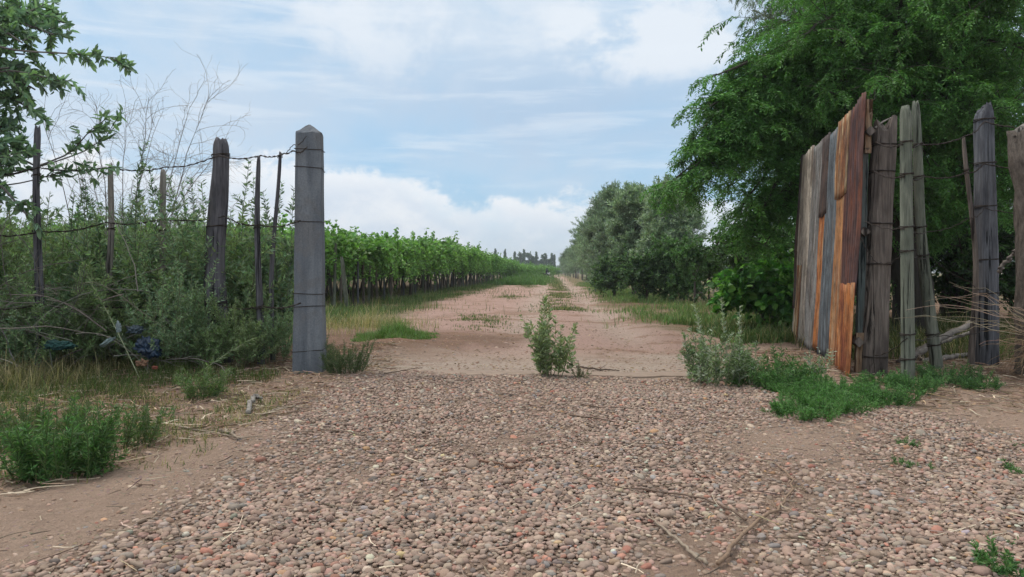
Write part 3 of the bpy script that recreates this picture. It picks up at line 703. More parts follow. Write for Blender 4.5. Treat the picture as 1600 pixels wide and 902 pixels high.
# yellowish dry bush behind hedge
for px, Y_, hh, lb in ((285, 11.6, 1.6, 'yellowing bush showing behind the hedge left of the leaning post'), (120, 12.2, 1.75, 'olive bush behind the hedge beneath the left tree'), (40, 12.5, 1.9, 'olive bush behind the hedge at the far left edge')):
    plant('dry_bush', gxy((px - 800) / FP * Y_, Y_), lb, 'bush', n=46, h=hh, spread=2.4, lean=.6, lL=.07, lW=.02, dens=50, side=8, sL=.35, base=(.13, .14, .05), alt=(.26, .23, .11), af=.35, scol=(.2, .16, .1), r=.006)

# thorny leafless bush
def bare_bush():
    root = empty('leafless_bush', gxy(-5.0, 9.3), 0, label='leafless grey thorny bush with curling twigs rising above the left hedge', cat='bush')
    mb = MB(); n = 13
    tg = [(330, 145), (300, 165), (250, 190), (190, 180), (150, 160), (110, 215), (320, 250), (350, 215), (70, 190), (225, 150), (270, 235), (330, 300), (130, 240)]
    O = np.array(root.location)
    for (px, py) in tg:
        e = at(px, py, 9.3 + rng.uniform(-.7, .7)) - O; s0 = np.array([rng.uniform(-.35, .35), rng.uniform(-.2, .2), -.03])
        t = np.linspace(0, 1, 12)[:, None]; p = s0 + (e - s0) * t + np.array([0, 0, .25]) * np.sin(t * 3.14) + np.cumsum(rng.normal(0, .012, (12, 3)), 0)
        p = p[None]; tubes(mb, p, .011, .0025, 4, (.26, .235, .225))
        m = 15; p1, tg1 = along(p, np.zeros(m, int), rng.uniform(.3, 1, m)); b = grow(p1, norm(tg1 + rdir(m) * .8), rng.uniform(.3, .8, m), 9, .16, .12); tubes(mb, b, .0030, .0016, 3, (.32, .29, .275))
        k2 = np.repeat(np.arange(m), 6); p2, tg2 = along(b, k2, rng.uniform(.1, 1, len(k2))); b2 = grow(p2, norm(tg2 + rdir(len(k2)) * .9), rng.uniform(.08, .36, len(k2)), 6, .25, .1); tubes(mb, b2, .0017, .0011, 3, (.35, .32, .30))
    mb.build('branches', M_twig, root)
bare_bush()
# tangled dead branches low in the hedge
mb = MB(); p0 = np.stack([rng.uniform(-6.2, -3.4, 60), rng.uniform(7.2, 7.7, 60), rng.uniform(.15, .9, 60)], -1); b = grow(p0, rdir(60) * (1, .2, .7) + (.1, -.1, .15), rng.uniform(.5, 1.4, 60), 10, .10, .1)
tubes(mb, b, .006, .0025, 4, lcol(60, (.17, .155, .13), .25)); kk = np.repeat(np.arange(60), 4); p1, t1 = along(b, kk, rng.uniform(.2, 1, 240)); tubes(mb, grow(p1, norm(t1 + rdir(240) * .7), rng.uniform(.15, .45, 240), 6, .15, .1), .003, .0016, 3, (.18, .16, .14))
tag(mb.build('dead_brushwood', M_twig), label='tangle of thin dead branches low in the left hedge', kind='stuff')

# ------------------------------------------------------------------ trees
def spray_leaves(lmb, tmb, starts, dirs, lens, style, origin):
    s = style
    sp = grow(starts, dirs, lens, 7, s.get('wig', .1), s.get('grav', .25))
    tubes(tmb, sp - origin, s.get('sr', .006), .002, 3, s['bark'])
    m = len(sp)
    if s['kind'] == 'frond':
        nf = s['fronds']; k = np.repeat(np.arange(m), nf); t = .12 + .88 * rng.random(len(k)); p0, tg = along(sp, k, t)
        rd = rdir(len(k)); rd[:, 2] *= .35; d = norm(tg * .7 + rd * .75)
        fl = s['fl'] * rng.uniform(.6, 1.15, len(k)); fr = grow(p0, d, fl, 5, .05, .45)
        tone = np.exp(rng.normal(0, .16, m))[k]
        nl = s['nl']; k2 = np.repeat(np.arange(len(fr)), nl); t2 = np.tile(np.linspace(.12, 1, nl), len(fr)); q, tg2 = along(fr, k2, t2)
        up = np.zeros((len(k2), 3)); up[:, 2] = 1; up += rng.normal(0, .35, up.shape); sd = norm(np.cross(tg2, up)); sg = np.tile(np.where(np.arange(nl) % 2 == 0, 1, -1), len(fr))[:, None]
        d2 = norm(sd * sg + tg2 * .55 - np.array([0, 0, .25]))
        c = lcol(len(k2), s['base'], .16, s.get('alt'), .12) * tone[k2][:, None]
        leaves(lmb, q - origin, d2, s['lL'] * rng.uniform(.75, 1.1, len(k2)), s['lW'], c, N=up)
    else:
        nl = s['nl']; k = np.repeat(np.arange(m), nl); t = .08 + .92 * rng.random(len(k)); p0, tg = along(sp, k, t)
        rd = rdir(len(k)); d = norm(tg * .6 + rd * .85 + np.array([0, 0, s.get('lup', 0)]))
        tone = np.exp(rng.normal(0, .15, m))[k]; off = rdir(len(k)) * s.get('scat', 0)
        c = lcol(len(k), s['base'], .2, s.get('alt'), s.get('af', .15)) * tone[:, None]; sz = rng.uniform(.65, 1.15, len(k))
        leaves(lmb, p0 + off - origin, d, s['lL'] * sz, s['lW'] * sz, c, up=s.get('upn', .45), hexa=s.get('hexa', False))
def tree(name, base, label, lobes, style, trunk_top, tr=.2, cat='tree', group=None, nsp=24, parent_loc=None):
    """lobes: list of (centre xyz world, radius); limbs run from the trunk to every lobe"""
    base = np.array(base, float); root = empty(name, base, 0, label=label, cat=cat, group=group)
    tmb, lmb, bmb = MB(), MB(), MB(); T = np.array(trunk_top, float)
    t = np.linspace(0, 1, 14)[:, None]; tp = base + (T - base) * t + np.cumsum(rng.normal(0, tr * .12, (14, 3)), 0) * np.minimum(t * 4, 1); tp[0] = base - (0, 0, .1)
    tubes(tmb, (tp - base)[None], tr * 1.15, tr * .5, 12, style['bark'], .8)
    for (c, r) in lobes:
        c = np.array(c, float); f = rng.uniform(.45, 1.0); i = int(f * 13); s0 = tp[i]
        u = np.linspace(0, 1, 9)[:, None]; lp = s0 + (c - s0) * u + np.array([0, 0, .18 * np.linalg.norm(c - s0)]) * np.sin(u * 3.14) + np.cumsum(rng.normal(0, .03, (9, 3)), 0) * u
        tubes(bmb, (lp - base)[None], max(tr * .28, .012), .009, 5, style['bark'])
        n = max(int(nsp * (r if style.get('rn') else 1)), 4); k = rng.uniform(.55, 1, n); p0, _ = along(lp[None], np.zeros(n, int), k)
        d = rdir(n); d[:, 2] = d[:, 2] * style.get('dz', .55) + style.get('dup', .12); d = norm(d)
        p0 = p0 + d * r * .12 * rng.random((n, 1)); spray_leaves(lmb, bmb, p0, d, r * rng.uniform(.6, 1.1, n), style, base)
    tmb.build('trunk', M_bark, root, True); bmb.build('branches', M_bark, root); lmb.build('crown', style.get('mat', M_leaf), root)
    return root
BARK = (.11, .09, .075)
# --- left tree (trunk just outside the frame, boughs reaching in)
STL = dict(kind='leaf', bark=(.13, .12, .11), base=(.15, .235, .15), alt=(.22, .33, .19), af=.3, lL=.10, lW=.040, nl=25, grav=.10, wig=.10, dz=.6, dup=.1, sr=.006, hexa=True, upn=.35, lup=-.12)
lob = []
for px, py, r in ((20, 30, .42), (70, 15, .35), (-30, 80, .5), (30, 90, .38), (-60, 0, .6), (60, 60, .3), (-20, 150, .5), (30, 180, .36), (-70, 200, .6), (10, 245, .4), (50, 255, .28), (-30, 290, .5), (20, 330, .35), (-60, 330, .5), (-90, 110, .7), (-110, 30, .7), (-120, 260, .7), (40, 20, .3), (10, 60, .4), (50, 120, .34), (0, 120, .45), (0, 200, .42), (30, 225, .3), (-10, 20, .45), (80, 40, .26), (-20, 250, .4), (15, 300, .35), (60, 150, .25), (100, 8, .2)):
    lob.append((at(px, py, 7.6 + rng.uniform(-.6, .6)), r))
lt = tree('broadleaf_tree', gxy(-7.2, 8.2), 'broadleaf tree reaching into the frame from the far left', lob, STL, (-6.9, 8.1, 3.6), .14, nsp=15)
def reach(root, pts, Y_, n, r, style, side=.22):
    """a single bough following picture points, with leafy twigs in its outer half"""
    base = np.array(root.location); P = np.array([at(px, py, Y_ + dy) for px, py, dy in pts])
    tt = np.linspace(0, len(P) - 1, 14); i = np.minimum(tt.astype(int), len(P) - 2); f = (tt - i)[:, None]; bp = (P[i] * (1 - f) + P[i + 1] * f)[None]
    b_, l_ = MB(), MB(); tubes(b_, bp - base, r, .003, 5, style['bark']); t = .35 + .65 * rng.random(n); p0, tg = along(bp, np.zeros(n, int), t)
    d = rdir(n); d[:, 2] = d[:, 2] * .6; spray_leaves(l_, b_, p0, norm(tg * .9 + d * .7), side * rng.uniform(.6, 1.1, n), style, base)
    b_.build('bough', M_bark, root); l_.build('bough_leaves', M_leaf, root)
STL2 = dict(STL, nl=10, lL=.092, lW=.036, upn=.5)
reach(lt, [(-60, 60, 0), (30, 80, 0), (110, 84, 0), (160, 88, 0), (188, 97, 0)], 7.2, 15, .012, STL2, .17)
reach(lt, [(-60, 120, 0), (20, 110, 0), (70, 120, 0), (105, 132, 0)], 7.2, 12, .010, STL2, .18)
reach(lt, [(-60, 290, 0), (40, 268, 0), (110, 240, 0), (140, 205, 0), (160, 190, 0)], 7.6, 9, .013, STL2, .18)
reach(lt, [(-60, 280, 0), (60, 262, 0), (130, 238, 0), (165, 215, 0), (180, 190, 0)], 7.8, 8, .010, STL2, .16)
reach(lt, [(-60, 300, 0), (40, 285, 0), (100, 268, 0), (165, 262, 0)], 7.5, 12, .009, STL2, .18)

# --- big feathery tree on the right
STR = dict(kind='frond', bark=(.07, .06, .05), base=(.09, .205, .055), alt=(.15, .30, .08), fronds=12, nl=11, fl=.26, lL=.075, lW=.025, grav=.38, wig=.10, dz=.5, dup=.14, sr=.008)
lob = []
edge_l = [(1235, 20, 12.2, .9), (1200, 70, 12, .75), (1180, 120, 11.6, .6), (1118, 150, 11.4, .45), (1135, 180, 11.4, .55), (1095, 200, 11.3, .42), (1110, 235, 11.2, .5), (1068, 272, 11.0, .34), (1160, 230, 11.6, .8), (1150, 300, 11.8, .55), (1200, 290, 12.2, .6),
          (1130, 365, 11.9, .5), (1150, 405, 12, .5), (1190, 380, 12.2, .6), (1215, 170, 12, .9), (1230, 240, 12, .8), (1050, 285, 11, .26), (1120, 395, 12.3, .45), (1060, 258, 11, .42), (1075, 300, 11, .36), (1042, 284, 11, .36), (1095, 290, 11.1, .42), (1088, 165, 11.2, .4), (1110, 130, 11.3, .35), (1075, 215, 11.1, .35), (1140, 330, 11.6, .5), (1185, 360, 12.6, .35)]
for px, py, Y_, r in edge_l: lob.append((at(px, py, Y_), r))
for gx in range(1270, 1660, 66):
    for gy in range(-60, 330, 58):
        lob.append((at(gx + rng.uniform(-25, 25), gy + rng.uniform(-20, 20), 11.6 + rng.uniform(-1.2, 1.8)), rng.uniform(.75, 1.1)))
for gx in range(1250, 1660, 90):
    for gy in (350, 400): lob.append((at(gx + rng.uniform(-25, 25), gy, 13.5 + rng.uniform(-.5, 1.0)), .8))
tree('feathery_tree', gxy(7.2, 13.2), 'huge dark feathery-leaved tree overhanging the gate at the right', lob, STR, (6.8, 12.8, 5.2), .32, nsp=34)
# second one further right/behind
lob = [(at(px + rng.uniform(-40, 40), py, 16.5 + rng.uniform(-1, 1)), 1.4) for px in range(1230, 1720, 95) for py in (-60, 40, 140, 240, 320, 390)]
tree('feathery_tree', gxy(10.2, 17.0), 'second dark feathery tree behind the right fence, farther back', lob, dict(STR, fl=.36, lL=.12, lW=.042, base=(.065, .15, .045), fronds=10), (10, 16.6, 5.5), .3, nsp=26)
# pale drooping tree peeking out at the top
STE = dict(kind='leaf', bark=(.2, .18, .15), base=(.11, .15, .10), alt=(.17, .21, .14), af=.3, lL=.15, lW=.022, nl=46, grav=.55, wig=.08, dz=.5, dup=.2, sr=.006, upn=.1, lup=-.7)
lob = [(at(px, py, 21 + rng.uniform(-.8, .8)), 1.1) for px, py in ((1165, -30), (1195, -10), (1170, 10), (1230, -20), (1200, 25), (1260, -60), (1300, -20), (1185, 45), (1225, 30))]
tree('eucalyptus_tree', gxy(9.4, 21.5), 'tall pale eucalyptus whose drooping leaves show at the top beside the dark tree', lob, STE, (8.5, 21.2, 9.0), .26, nsp=22)

# --- understory behind right fence and bright climbing bush
VN = dict(kind='leaf', bark=BARK, base=(.07, .18, .04), alt=(.15, .30, .06), af=.3, lL=.135, lW=.13, nl=15, grav=.3, wig=.15, dz=.7, dup=.25, sr=.006, hexa=True, upn=.6)
lob = [(at(px, py, 12.8 + rng.uniform(-.5, .5)), r) for px, py, r in ((1135, 470, .45), (1150, 435, .45), (1165, 495, .45), (1195, 430, .5), (1200, 480, .5), (1235, 440, .55), (1235, 500, .5), (1165, 455, .4), (1215, 410, .4), (1270, 460, .6), (1280, 410, .5), (1120, 490, .25), (1225, 525, .3))]
tree('climbing_bush', gxy(4.45, 13.1), 'rounded broad-leaved green bush at the left foot of the dark tree', lob, VN, (4.5, 13.0, .8), .05, 'bush', nsp=17)
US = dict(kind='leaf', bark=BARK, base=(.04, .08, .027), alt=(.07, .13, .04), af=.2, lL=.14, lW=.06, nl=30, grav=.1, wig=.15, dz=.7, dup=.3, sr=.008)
for i, (px, Y_, hh) in enumerate(((1290, 15.5, 1.9), (1360, 16.5, 2.2), (1440, 18.5, 2.3), (1510, 16.5, 2.0), (1580, 15.5, 2.3), (1660, 15, 2.2), (1230, 17.5, 2.3), (1170, 19.5, 2.0))):
    x = (px - 800) / FP * Y_; lob = [((x + rng.uniform(-1.1, 1.1), Y_ + rng.uniform(-.7, .7), rng.uniform(.35, hh)), .75) for _ in range(13)]
    tree('undergrowth_shrub', gxy(x, Y_), 'dark shrub in the shade behind the right fence', lob, US, (x, Y_, .8), .05, 'shrub', 'dark shrubs under the big tree', nsp=13)
# --- row of grey-green trees along the right of the track
OL = dict(kind='leaf', bark=(.15, .13, .11), base=(.20, .27, .18), alt=(.33, .40, .30), af=.35, lL=.17, lW=.042, nl=52, grav=.0, wig=.12, dz=.7, dup=.5, sr=.008, upn=.2, lup=.35, scat=.06, mat=M_leaf)
OLD = dict(OL, base=(.16, .215, .155), alt=(.25, .31, .23), af=.25)
def row_tree(x, y, h, rad, style, label, group=None, n=30, low=.4, nsp=20):
    lob = []
    for _ in range(n):
        zz = low + (h - low) * rng.random() ** .8; w = rad * (1 - (max(zz / h - .35, 0) / .75) ** 2) * .85; a = rng.uniform(0, 6.28); q = np.sqrt(rng.random())
        lob.append(((x + w * q * math.cos(a), y + w * q * math.sin(a), zz * .92), rad * rng.uniform(.32, .5)))
    return tree('row_tree', gxy(x, y), label, lob, style, (x, y, h * .75), .09, 'tree', group, nsp=nsp)
RG = 'trees in the row along the right of the track'
row_tree(6.15, 28.5, 4.5, 1.5, OL, 'tall silvery grey-green tree, nearest and broadest of the row right of the track', RG, 44, .5, 28)
row_tree(5.2, 31.5, 4.9, 1.55, OL, 'silvery tree second in the row right of the track, with the highest top', RG, 44, .6, 28)
row_tree(5.2, 37.0, 5.4, 1.7, OLD, 'dark grey-green tree third in the row right of the track', RG, 34, .5, 24)
a4 = row_tree(5.6, 42.5, 6.0, 1.9, OLD, 'darker pointed tree fourth in the row right of the track', RG, 34, .5, 22)
lb = 'one of the bluish trees receding far along the right of the track'
b1 = row_tree(6.1, 49, 5.8, 2.1, OL, lb, 'far trees of the right-hand row', 26, .4); b2 = row_tree(6.5, 56, 5.6, 2.1, OLD, lb, 'far trees of the right-hand row', 26, .3)
for i, yy in enumerate(np.concatenate([np.arange(63, 130, 7.0), np.arange(132, 300, 14.0)])):
    dup((b1, b2)[i % 2], gxy(3.9 + .054 * yy + rng.uniform(-.5, .5), yy), rng.uniform(0, 6.28), rng.uniform(.78, 1.12), group='far trees of the right-hand row')
BR = dict(kind='leaf', bark=BARK, base=(.085, .165, .06), alt=(.14, .24, .09), af=.25, lL=.12, lW=.055, nl=24, grav=.12, wig=.15, dz=.7, dup=.2, sr=.006, hexa=True)
for px, py0, Y_, rr, lb, st, zz in ((1010, 470, 25.5, 1.1, 'low dark bush at the foot of the nearest silvery tree', dict(BR, base=(.06, .11, .05)), 1.5), (1055, 470, 25.0, .95, 'mid-green rounded young tree beside the thin stakes', BR, 2.1), (960, 462, 30.5, 1.0, 'low dark bush left of the silvery trees', dict(BR, base=(.07, .12, .06)), 1.3)):
    x = (px - 800) / FP * Y_; lob = [((x + rr * rng.uniform(-.8, .8), Y_ + rng.uniform(-.7, .7), rng.uniform(.35, zz)), .55) for _ in range(22)]
    tree('young_tree', gxy(x, Y_), lb, lob, st, (x, Y_, 1.2), .05, 'tree', nsp=17)
# slim young trees and stakes in the gap
for i, (px, Y_, t_) in enumerate(((1085, 23.5, 375), (1108, 25, 390))):
    x = (px - 800) / FP * Y_; zt = HC + (HY - t_) / FP * Y_; lob = [((x + rng.uniform(-.4, .4), Y_ + rng.uniform(-.3, .3), zt - rng.uniform(0, .8)), .4) for _ in range(9)]
    tree('sapling', gxy(x, Y_), ('slim sapling right of the stakes', 'slim sapling at the left edge of the dark tree')[i], lob, BR, (x, Y_, zt - .5), .035, 'tree', nsp=14)
# hedge-like scrub behind the gap to the horizon
lob = [((x_, 36 + rng.uniform(-1, 1), rng.uniform(.4, 1.6)), 1.1) for x_ in np.arange(8.2, 19, .55)]
SCR = dict(US, base=(.06, .10, .04), lL=.2, lW=.08)
for q in range(4):
    x = 9 + q * 2.6; lob = [((x + rng.uniform(-1.3, 1.3), 36 + rng.uniform(-1, 1), rng.uniform(.3, 1.5)), 1.0) for _ in range(10)]
    tree('scrub_bush', gxy(x, 36), 'scrubby bush in the field behind the saplings', lob, SCR, (x, 36, .8), .05, 'bush', 'scrub bushes behind the saplings', nsp=13)

# ------------------------------------------------------------------ posts
def post(name, b, t, r0, r1, mat, label, cat='fence post', group=None, square=0.0, sides=32, rings=70, rough=.05, ragged=.03, bend=0.0, twist=0.0, wraps=(), pyramid=False, parent=None, seed=None, knots=0):
    b = np.array(b, float); t = np.array(t, float); s = seed if seed is not None else rng.integers(999)
    L = np.linalg.norm(t - b); ax = (t - b) / L; th = np.arange(sides) / sides * 2 * np.pi; u = np.linspace(0, 1, rings)
    e1 = norm(np.cross(ax, (0, 1, 0))[None])[0]; e2 = np.cross(ax, e1)
    V = np.zeros((rings, sides, 3))
    off = bend * np.sin(u * 3.14) + bend * .4 * np.sin(u * 7 + s)
    for i, q in enumerate(u):
        r = r0 + (r1 - r0) * q + (r0 - r1) * 0
        a = th + twist * q
        if square:
            p = 2 + square; rad = 1 / ((np.abs(np.cos(a)) ** p + np.abs(np.sin(a)) ** p) ** (1 / p))
        else: rad = 1.0
        groove = rough * (vnoise(th * 5.5, np.full(sides, q * L * 1.1 + s), s) + .6 * vnoise(th * 12, np.full(sides, q * L * 2.4), s + 1)) + rough * .8 * vnoise(np.full(sides, q * L * 2.2), np.cos(th) * .8 + 3, s + 2)
        rr = r * rad * (1 + groove)
        rr = rr * (1, .96, .86, .66)[max(0, i - rings + 4)] if ragged < .09 else rr
        z = q * L
        if i >= rings - 3 and ragged: z = z + ragged * vnoise(th * 2.2, np.full(sides, 1.0 * s), s + 5) * (1 if i == rings - 1 else .6)
        V[i] = (e1[None] * (np.cos(a) * rr)[:, None] + e2[None] * (np.sin(a) * rr)[:, None]) + ax[None] * (z if np.ndim(z) == 0 else z[:, None]) + e1[None] * off[i]
    mb = MB(); idx = np.arange(rings * sides).reshape(rings, sides); a_ = idx[:-1]; f = np.stack([a_, np.roll(a_, -1, 1), np.roll(idx[1:], -1, 1), idx[1:]], -1).reshape(-1, 4)
    top = V[-1].mean(0) + (ax * r1 * .75 if pyramid else ax * -.004)
    mb.add(np.concatenate([V.reshape(-1, 3), top[None]]), np.stack([idx[-1], np.roll(idx[-1], -1), np.full(sides, rings * sides)], -1), f)
    root = empty(name, b, 0, label=label, cat=cat, group=group) if parent is None else parent
    o = mb.build('shaft', mat, root, not square); 
    if parent is not None: o.location = b - np.array(root.location)
    for w in wraps:          # wire ties wound round the post
        zc = w - b[2]; q = np.clip(zc / L, 0, 1); wb = MB(); tt = np.linspace(0, 2 * np.pi * 2.2, 46); r = (r0 + (r1 - r0) * q) * (1.06 if not square else 1.02) + .006
        rad = r if not square else r / ((np.abs(np.cos(tt)) ** (2 + square) + np.abs(np.sin(tt)) ** (2 + square)) ** (1 / (2 + square)))
        P = e1[None] * (np.cos(tt) * rad)[:, None] + e2[None] * (np.sin(tt) * rad)[:, None] + ax[None] * (zc + .012 * np.sin(tt * .8) + tt * .0022)[:, None] + e1[None] * np.interp(q, u, off)
        tubes(wb, P[None], .0045, .0045, 4); w_ = wb.build('wire_tie', M_wire, root)
        if parent is not None: w_.location = b - np.array(root.location)
    return root
def pz(py, Y_): return HC - (py - HY) / FP * Y_

# square gate post with a pointed top
gx, gy = gp(479, 588); b = np.array([gx, gy + .12, -.05]); Yg = gy + .12
tpz = pz(208, gy)
def gate_post():
    root = empty('gate_post', (gx, Yg, -.05), R(7), label='thick square blue-grey gate post with a faceted pointed top', cat='gate post')
    hw0, hw1 = .150, .128; L = tpz + .05; n = 60; ns = 12; mb = MB(); V = []
    base_sq = []
    for side in range(4):
        for k in range(ns):
            f = -1 + 2 * k / ns
            base_sq.append([(f, -1), (1, f), (-f, 1), (-1, -f)][side])
    base_sq = np.array(base_sq, float); rr = np.linalg.norm(base_sq, axis=1, keepdims=True); base_sq = base_sq * (1 - .05 * (rr - 1) ** 2 / .17)
    m = len(base_sq); th = np.arctan2(base_sq[:, 1], base_sq[:, 0])
    for i in range(n):
        q = i / (n - 1); w = hw0 + (hw1 - hw0) * q + .004 * vnoise(q * 6, 0, 71)
        g = 1 + .022 * vnoise(th * 4, np.full(m, q * 1.3), 72) + .012 * vnoise(th * 11, np.full(m, q * 3.0), 73) + .02 * vnoise(th * 2, np.full(m, q * 9.0), 74)
        xy = base_sq * w * g[:, None]; V.append(np.concatenate([xy, np.full((m, 1), q * L)], 1))
    for k, (s_, dz) in enumerate(((.975, .010), (.66, .045), (.33, .078), (.08, .103))):      # chamfered, weathered cap
        V.append(np.concatenate([base_sq * hw1 * s_ * (1 + .06 * vnoise(th * 3, np.full(m, k * 3.1), 75))[:, None], (L + dz + .008 * vnoise(th * 2.5, np.full(m, k * 1.0), 76))[:, None]], 1))
    V = np.array(V); idx = np.arange(V.shape[0] * m).reshape(V.shape[0], m); f = np.stack([idx[:-1], np.roll(idx[:-1], -1, 1), np.roll(idx[1:], -1, 1), idx[1:]], -1).reshape(-1, 4)
    mb.add(np.concatenate([V.reshape(-1, 3), [[0, 0, L + .107]]]), np.stack([idx[-1], np.roll(idx[-1], -1), np.full(m, idx.size)], -1), f)
    mb.build('shaft', M_gatepost, root)
    for py in (232, 262, 345, 458, 480, 548):
        zc = pz(py, gy) + .05; wb = MB(); tt = np.linspace(0, 2 * np.pi, 41); w = (hw0 + (hw1 - hw0) * zc / L) * 1.035
        c_, s_ = np.cos(tt), np.sin(tt); k_ = w / np.maximum(np.abs(c_), np.abs(s_)); P = np.stack([c_ * k_, s_ * k_, zc + .012 * np.sin(tt + py)], -1)
        tubes(wb, P[None], .0035, .0035, 4); wb.build('wire_tie', M_wire, root)
gate_post()
# left posts
def lpost(name, pxb, Yb, pxt, pyt, r0, r1, mat, label, **k):
    b = np.array([(pxb - 800) / FP * Yb, Yb, -.08]); t = at(pxt, pyt, Yb + k.pop('dY', 0.0)); return post(name, b, t, r0, r1, mat, label, **k)
lpost('round_post', 347, 7.9, 344, 218, .115, .080, M_postL, 'thick round dark post leaning slightly, left of the square gate post', wraps=(2.28, 1.52, .7), bend=.05, rough=.09, ragged=.03)
lpost('thin_pole', 409, 7.75, 404, 245, .042, .022, M_postL, 'thin dark pole standing between the round post and the square gate post', wraps=(1.5, .65), bend=.02, rough=.08, sides=14, rings=50)
lpost('thin_pole', 425, 8.1, 437, 238, .030, .018, M_postL, 'thinnest dark pole, just left of the square gate post', wraps=(2.3,), bend=.03, rough=.08, sides=12, rings=50)
lpost('thin_post', 66, 7.4, 60, 200, .045, .030, M_postL, 'crooked grey post rising highest at the far left', wraps=(2.0, 1.45), bend=.03, rough=.1, sides=16, ragged=.05)
lpost('thin_post', 150, 7.9, 175, 258, .040, .028, M_pale, 'slanted pale thin post between the far left post and the short pale one', wraps=(1.5,), bend=-.04, rough=.1, sides=16, ragged=.04)
lpost('thin_post', 254, 8.3, 255, 266, .036, .032, M_pale, 'short straight pale post left of the round leaning post', wraps=(1.5,), rough=.06, sides=16)
# right posts
lpost('split_post', 1360, 7.45, 1382, 196, .125, .098, M_postA, 'thick weathered grey-brown split post beside the gate', wraps=(pz(228, 7.4), pz(270, 7.4), pz(352, 7.4), pz(415, 7.4), pz(560, 7.4)), square=1.3, rough=.10, ragged=.10, twist=.2)
lpost('round_post', 1419, 6.95, 1415, 166, .062, .050, M_postB, 'smooth round greenish post nearest to the thick weathered one', wraps=(pz(226, 7), pz(276, 7), pz(358, 7), pz(395, 7), pz(524, 7), pz(562, 7)), rough=.02, ragged=.008)
lpost('leaning_post', 1464, 7.7, 1429, 162, .062, .040, M_postB, 'thin greenish post leaning left behind the round one', wraps=(pz(224, 7.6), pz(275, 7.6), pz(355, 7.6), pz(400, 7.6), pz(525, 7.6), pz(542, 7.6)), rough=.04, bend=.03, ragged=.03)
lpost('crooked_stick', 1520, 7.9, 1508, 216, .036, .018, M_postA, 'thin crooked stick tied to the wires left of the wide blue-grey post', wraps=(pz(268, 7.9),), bend=-.05, rough=.1, sides=14, rings=60)
lpost('wide_post', 1541, 8.0, 1538, 168, .115, .088, M_postE, 'wide blue-grey weathered post with ragged top at the right', wraps=(pz(190, 8), pz(258, 8), pz(325, 8), pz(408, 8), pz(460, 8)), square=.6, rough=.07, ragged=.06)

# broken trunk at the right edge
def stump():
    Y_ = 7.3; b = np.array([(1608 - 800) / FP * Y_, Y_, -.1])
    root = empty('broken_trunk', b, 0, label='broken bark-covered trunk with a pale torn top at the right edge', cat='tree stump')
    n, m = 70, 36; u = np.linspace(0, 1, n); th = np.arange(m) / m * 6.2832; L = pz(206, Y_) + .1; V = []; cols = []
    for q in u:
        r = .105 + .02 * (1 - q) + .05 * sstep(q, .74, .92); g = 1 + .16 * vnoise(th * 3.2, np.full(m, q * 7), 81) + .16 * vnoise(th * 9, np.full(m, q * 14), 82)
        z = q * L + (.05 * vnoise(th * 2, np.full(m, 2.), 83) if q > .95 else 0); V.append(np.stack([np.cos(th) * r * g + .02 * np.sin(q * 5), np.sin(th) * r * g, np.full(m, 1.) * z], -1))
    V = np.array(V); idx = np.arange(n * m).reshape(n, m); mb = MB()
    top = np.array([[.03, 0, L + .07]])
    mb.add(np.concatenate([V.reshape(-1, 3), V[-1].mean(0)[None]]), np.stack([idx[-1], np.roll(idx[-1], -1), np.full(m, n * m)], -1), np.stack([idx[:-1], np.roll(idx[:-1], -1, 1), np.roll(idx[1:], -1, 1), idx[1:]], -1).reshape(-1, 4), (.15, .125, .105))
    mb.build('bark', attr_mat('rough_bark', 24, .28, 1.5, bstr=1.0, bdist=.03, stretch=(1, 1, .35)), root, True)
    # torn pale wood: a rounded lip and a long split face
    mb = MB(); p = np.array([(-.15, -.03, L - .06), (-.13, -.03, L + .0), (-.06, -.03, L + .04), (.04, -.02, L + .055), (.16, 0, L + .05)]); tubes(mb, p[None], .026, .055, 10, (.42, .34, .24), closed_top=True)
    mb.build('torn_top', M_pale, root, True)
    mb = MB(); p = np.array([(-.015, -.075, L * .70), (.005, -.095, L * .80), (.02, -.10, L * .90), (.05, -.08, L * .985)]); tubes(mb, p[None], .018, .062, 8, (1, 1, 1), closed_top=True); mb.build('split_face', wood_mat('fresh_tan_wood', (.27, .17, .11), (.36, .25, .17), (.20, .12, .08), 1.4), root, True)
stump()
# sticks and brush on the right
def stick(name, pts, r0, r1, mat, label, cat='stick', side=0, sl=.3, wig=.01, lcolr=(.3, .24, .18)):
    P = np.array(pts, float); tt = np.linspace(0, len(P) - 1, 22); i = np.minimum(tt.astype(int), len(P) - 2); f = (tt - i)[:, None]
    # smooth polyline
    p = P[i] * (1 - f) + P[i + 1] * f
    for _ in range(2): p[1:-1] = (p[:-2] + 2 * p[1:-1] + p[2:]) / 4
    p[1:-1] += rng.normal(0, wig, (len(p) - 2, 3)) * (1, 1, .4); o = p[0].copy(); p = p - o
    mb = MB(); tubes(mb, p[None], r0, r1, 8, lcolr, closed_top=True)
    if side:
        m = side; q, tg = along(p[None], np.zeros(m, int), rng.uniform(.3, .95, m)); d = rdir(m); d[:, 2] *= .15; b = grow(q, norm(tg + d * .8), sl * rng.uniform(.5, 1.2, m), 7, .12, 0); b[..., 2] = np.maximum(b[..., 2], q[:, None, 2] - .005); tubes(mb, b, r1 * .8, r1 * .35, 4, lcolr)
    ob = mb.build(name, mat, None, True); ob.location = o; return tag(ob, label, cat)
def gpt(px, py, dz=.02):
    X_, Y_ = gp(px, py); return (X_, Y_, float(gz(X_, Y_)) + dz)
stick('dry_branch', [gpt(1122, 882), gpt(1150, 845), gpt(1190, 812), gpt(1218, 792), gpt(1236, 770), gpt(1238, 752), gpt(1222, 735), gpt(1195, 722)], .0085, .003, M_twig, 'longest crooked dry branch curving over the gravel at lower right', 'branch', 7, .3, .006, (.25, .17, .115))
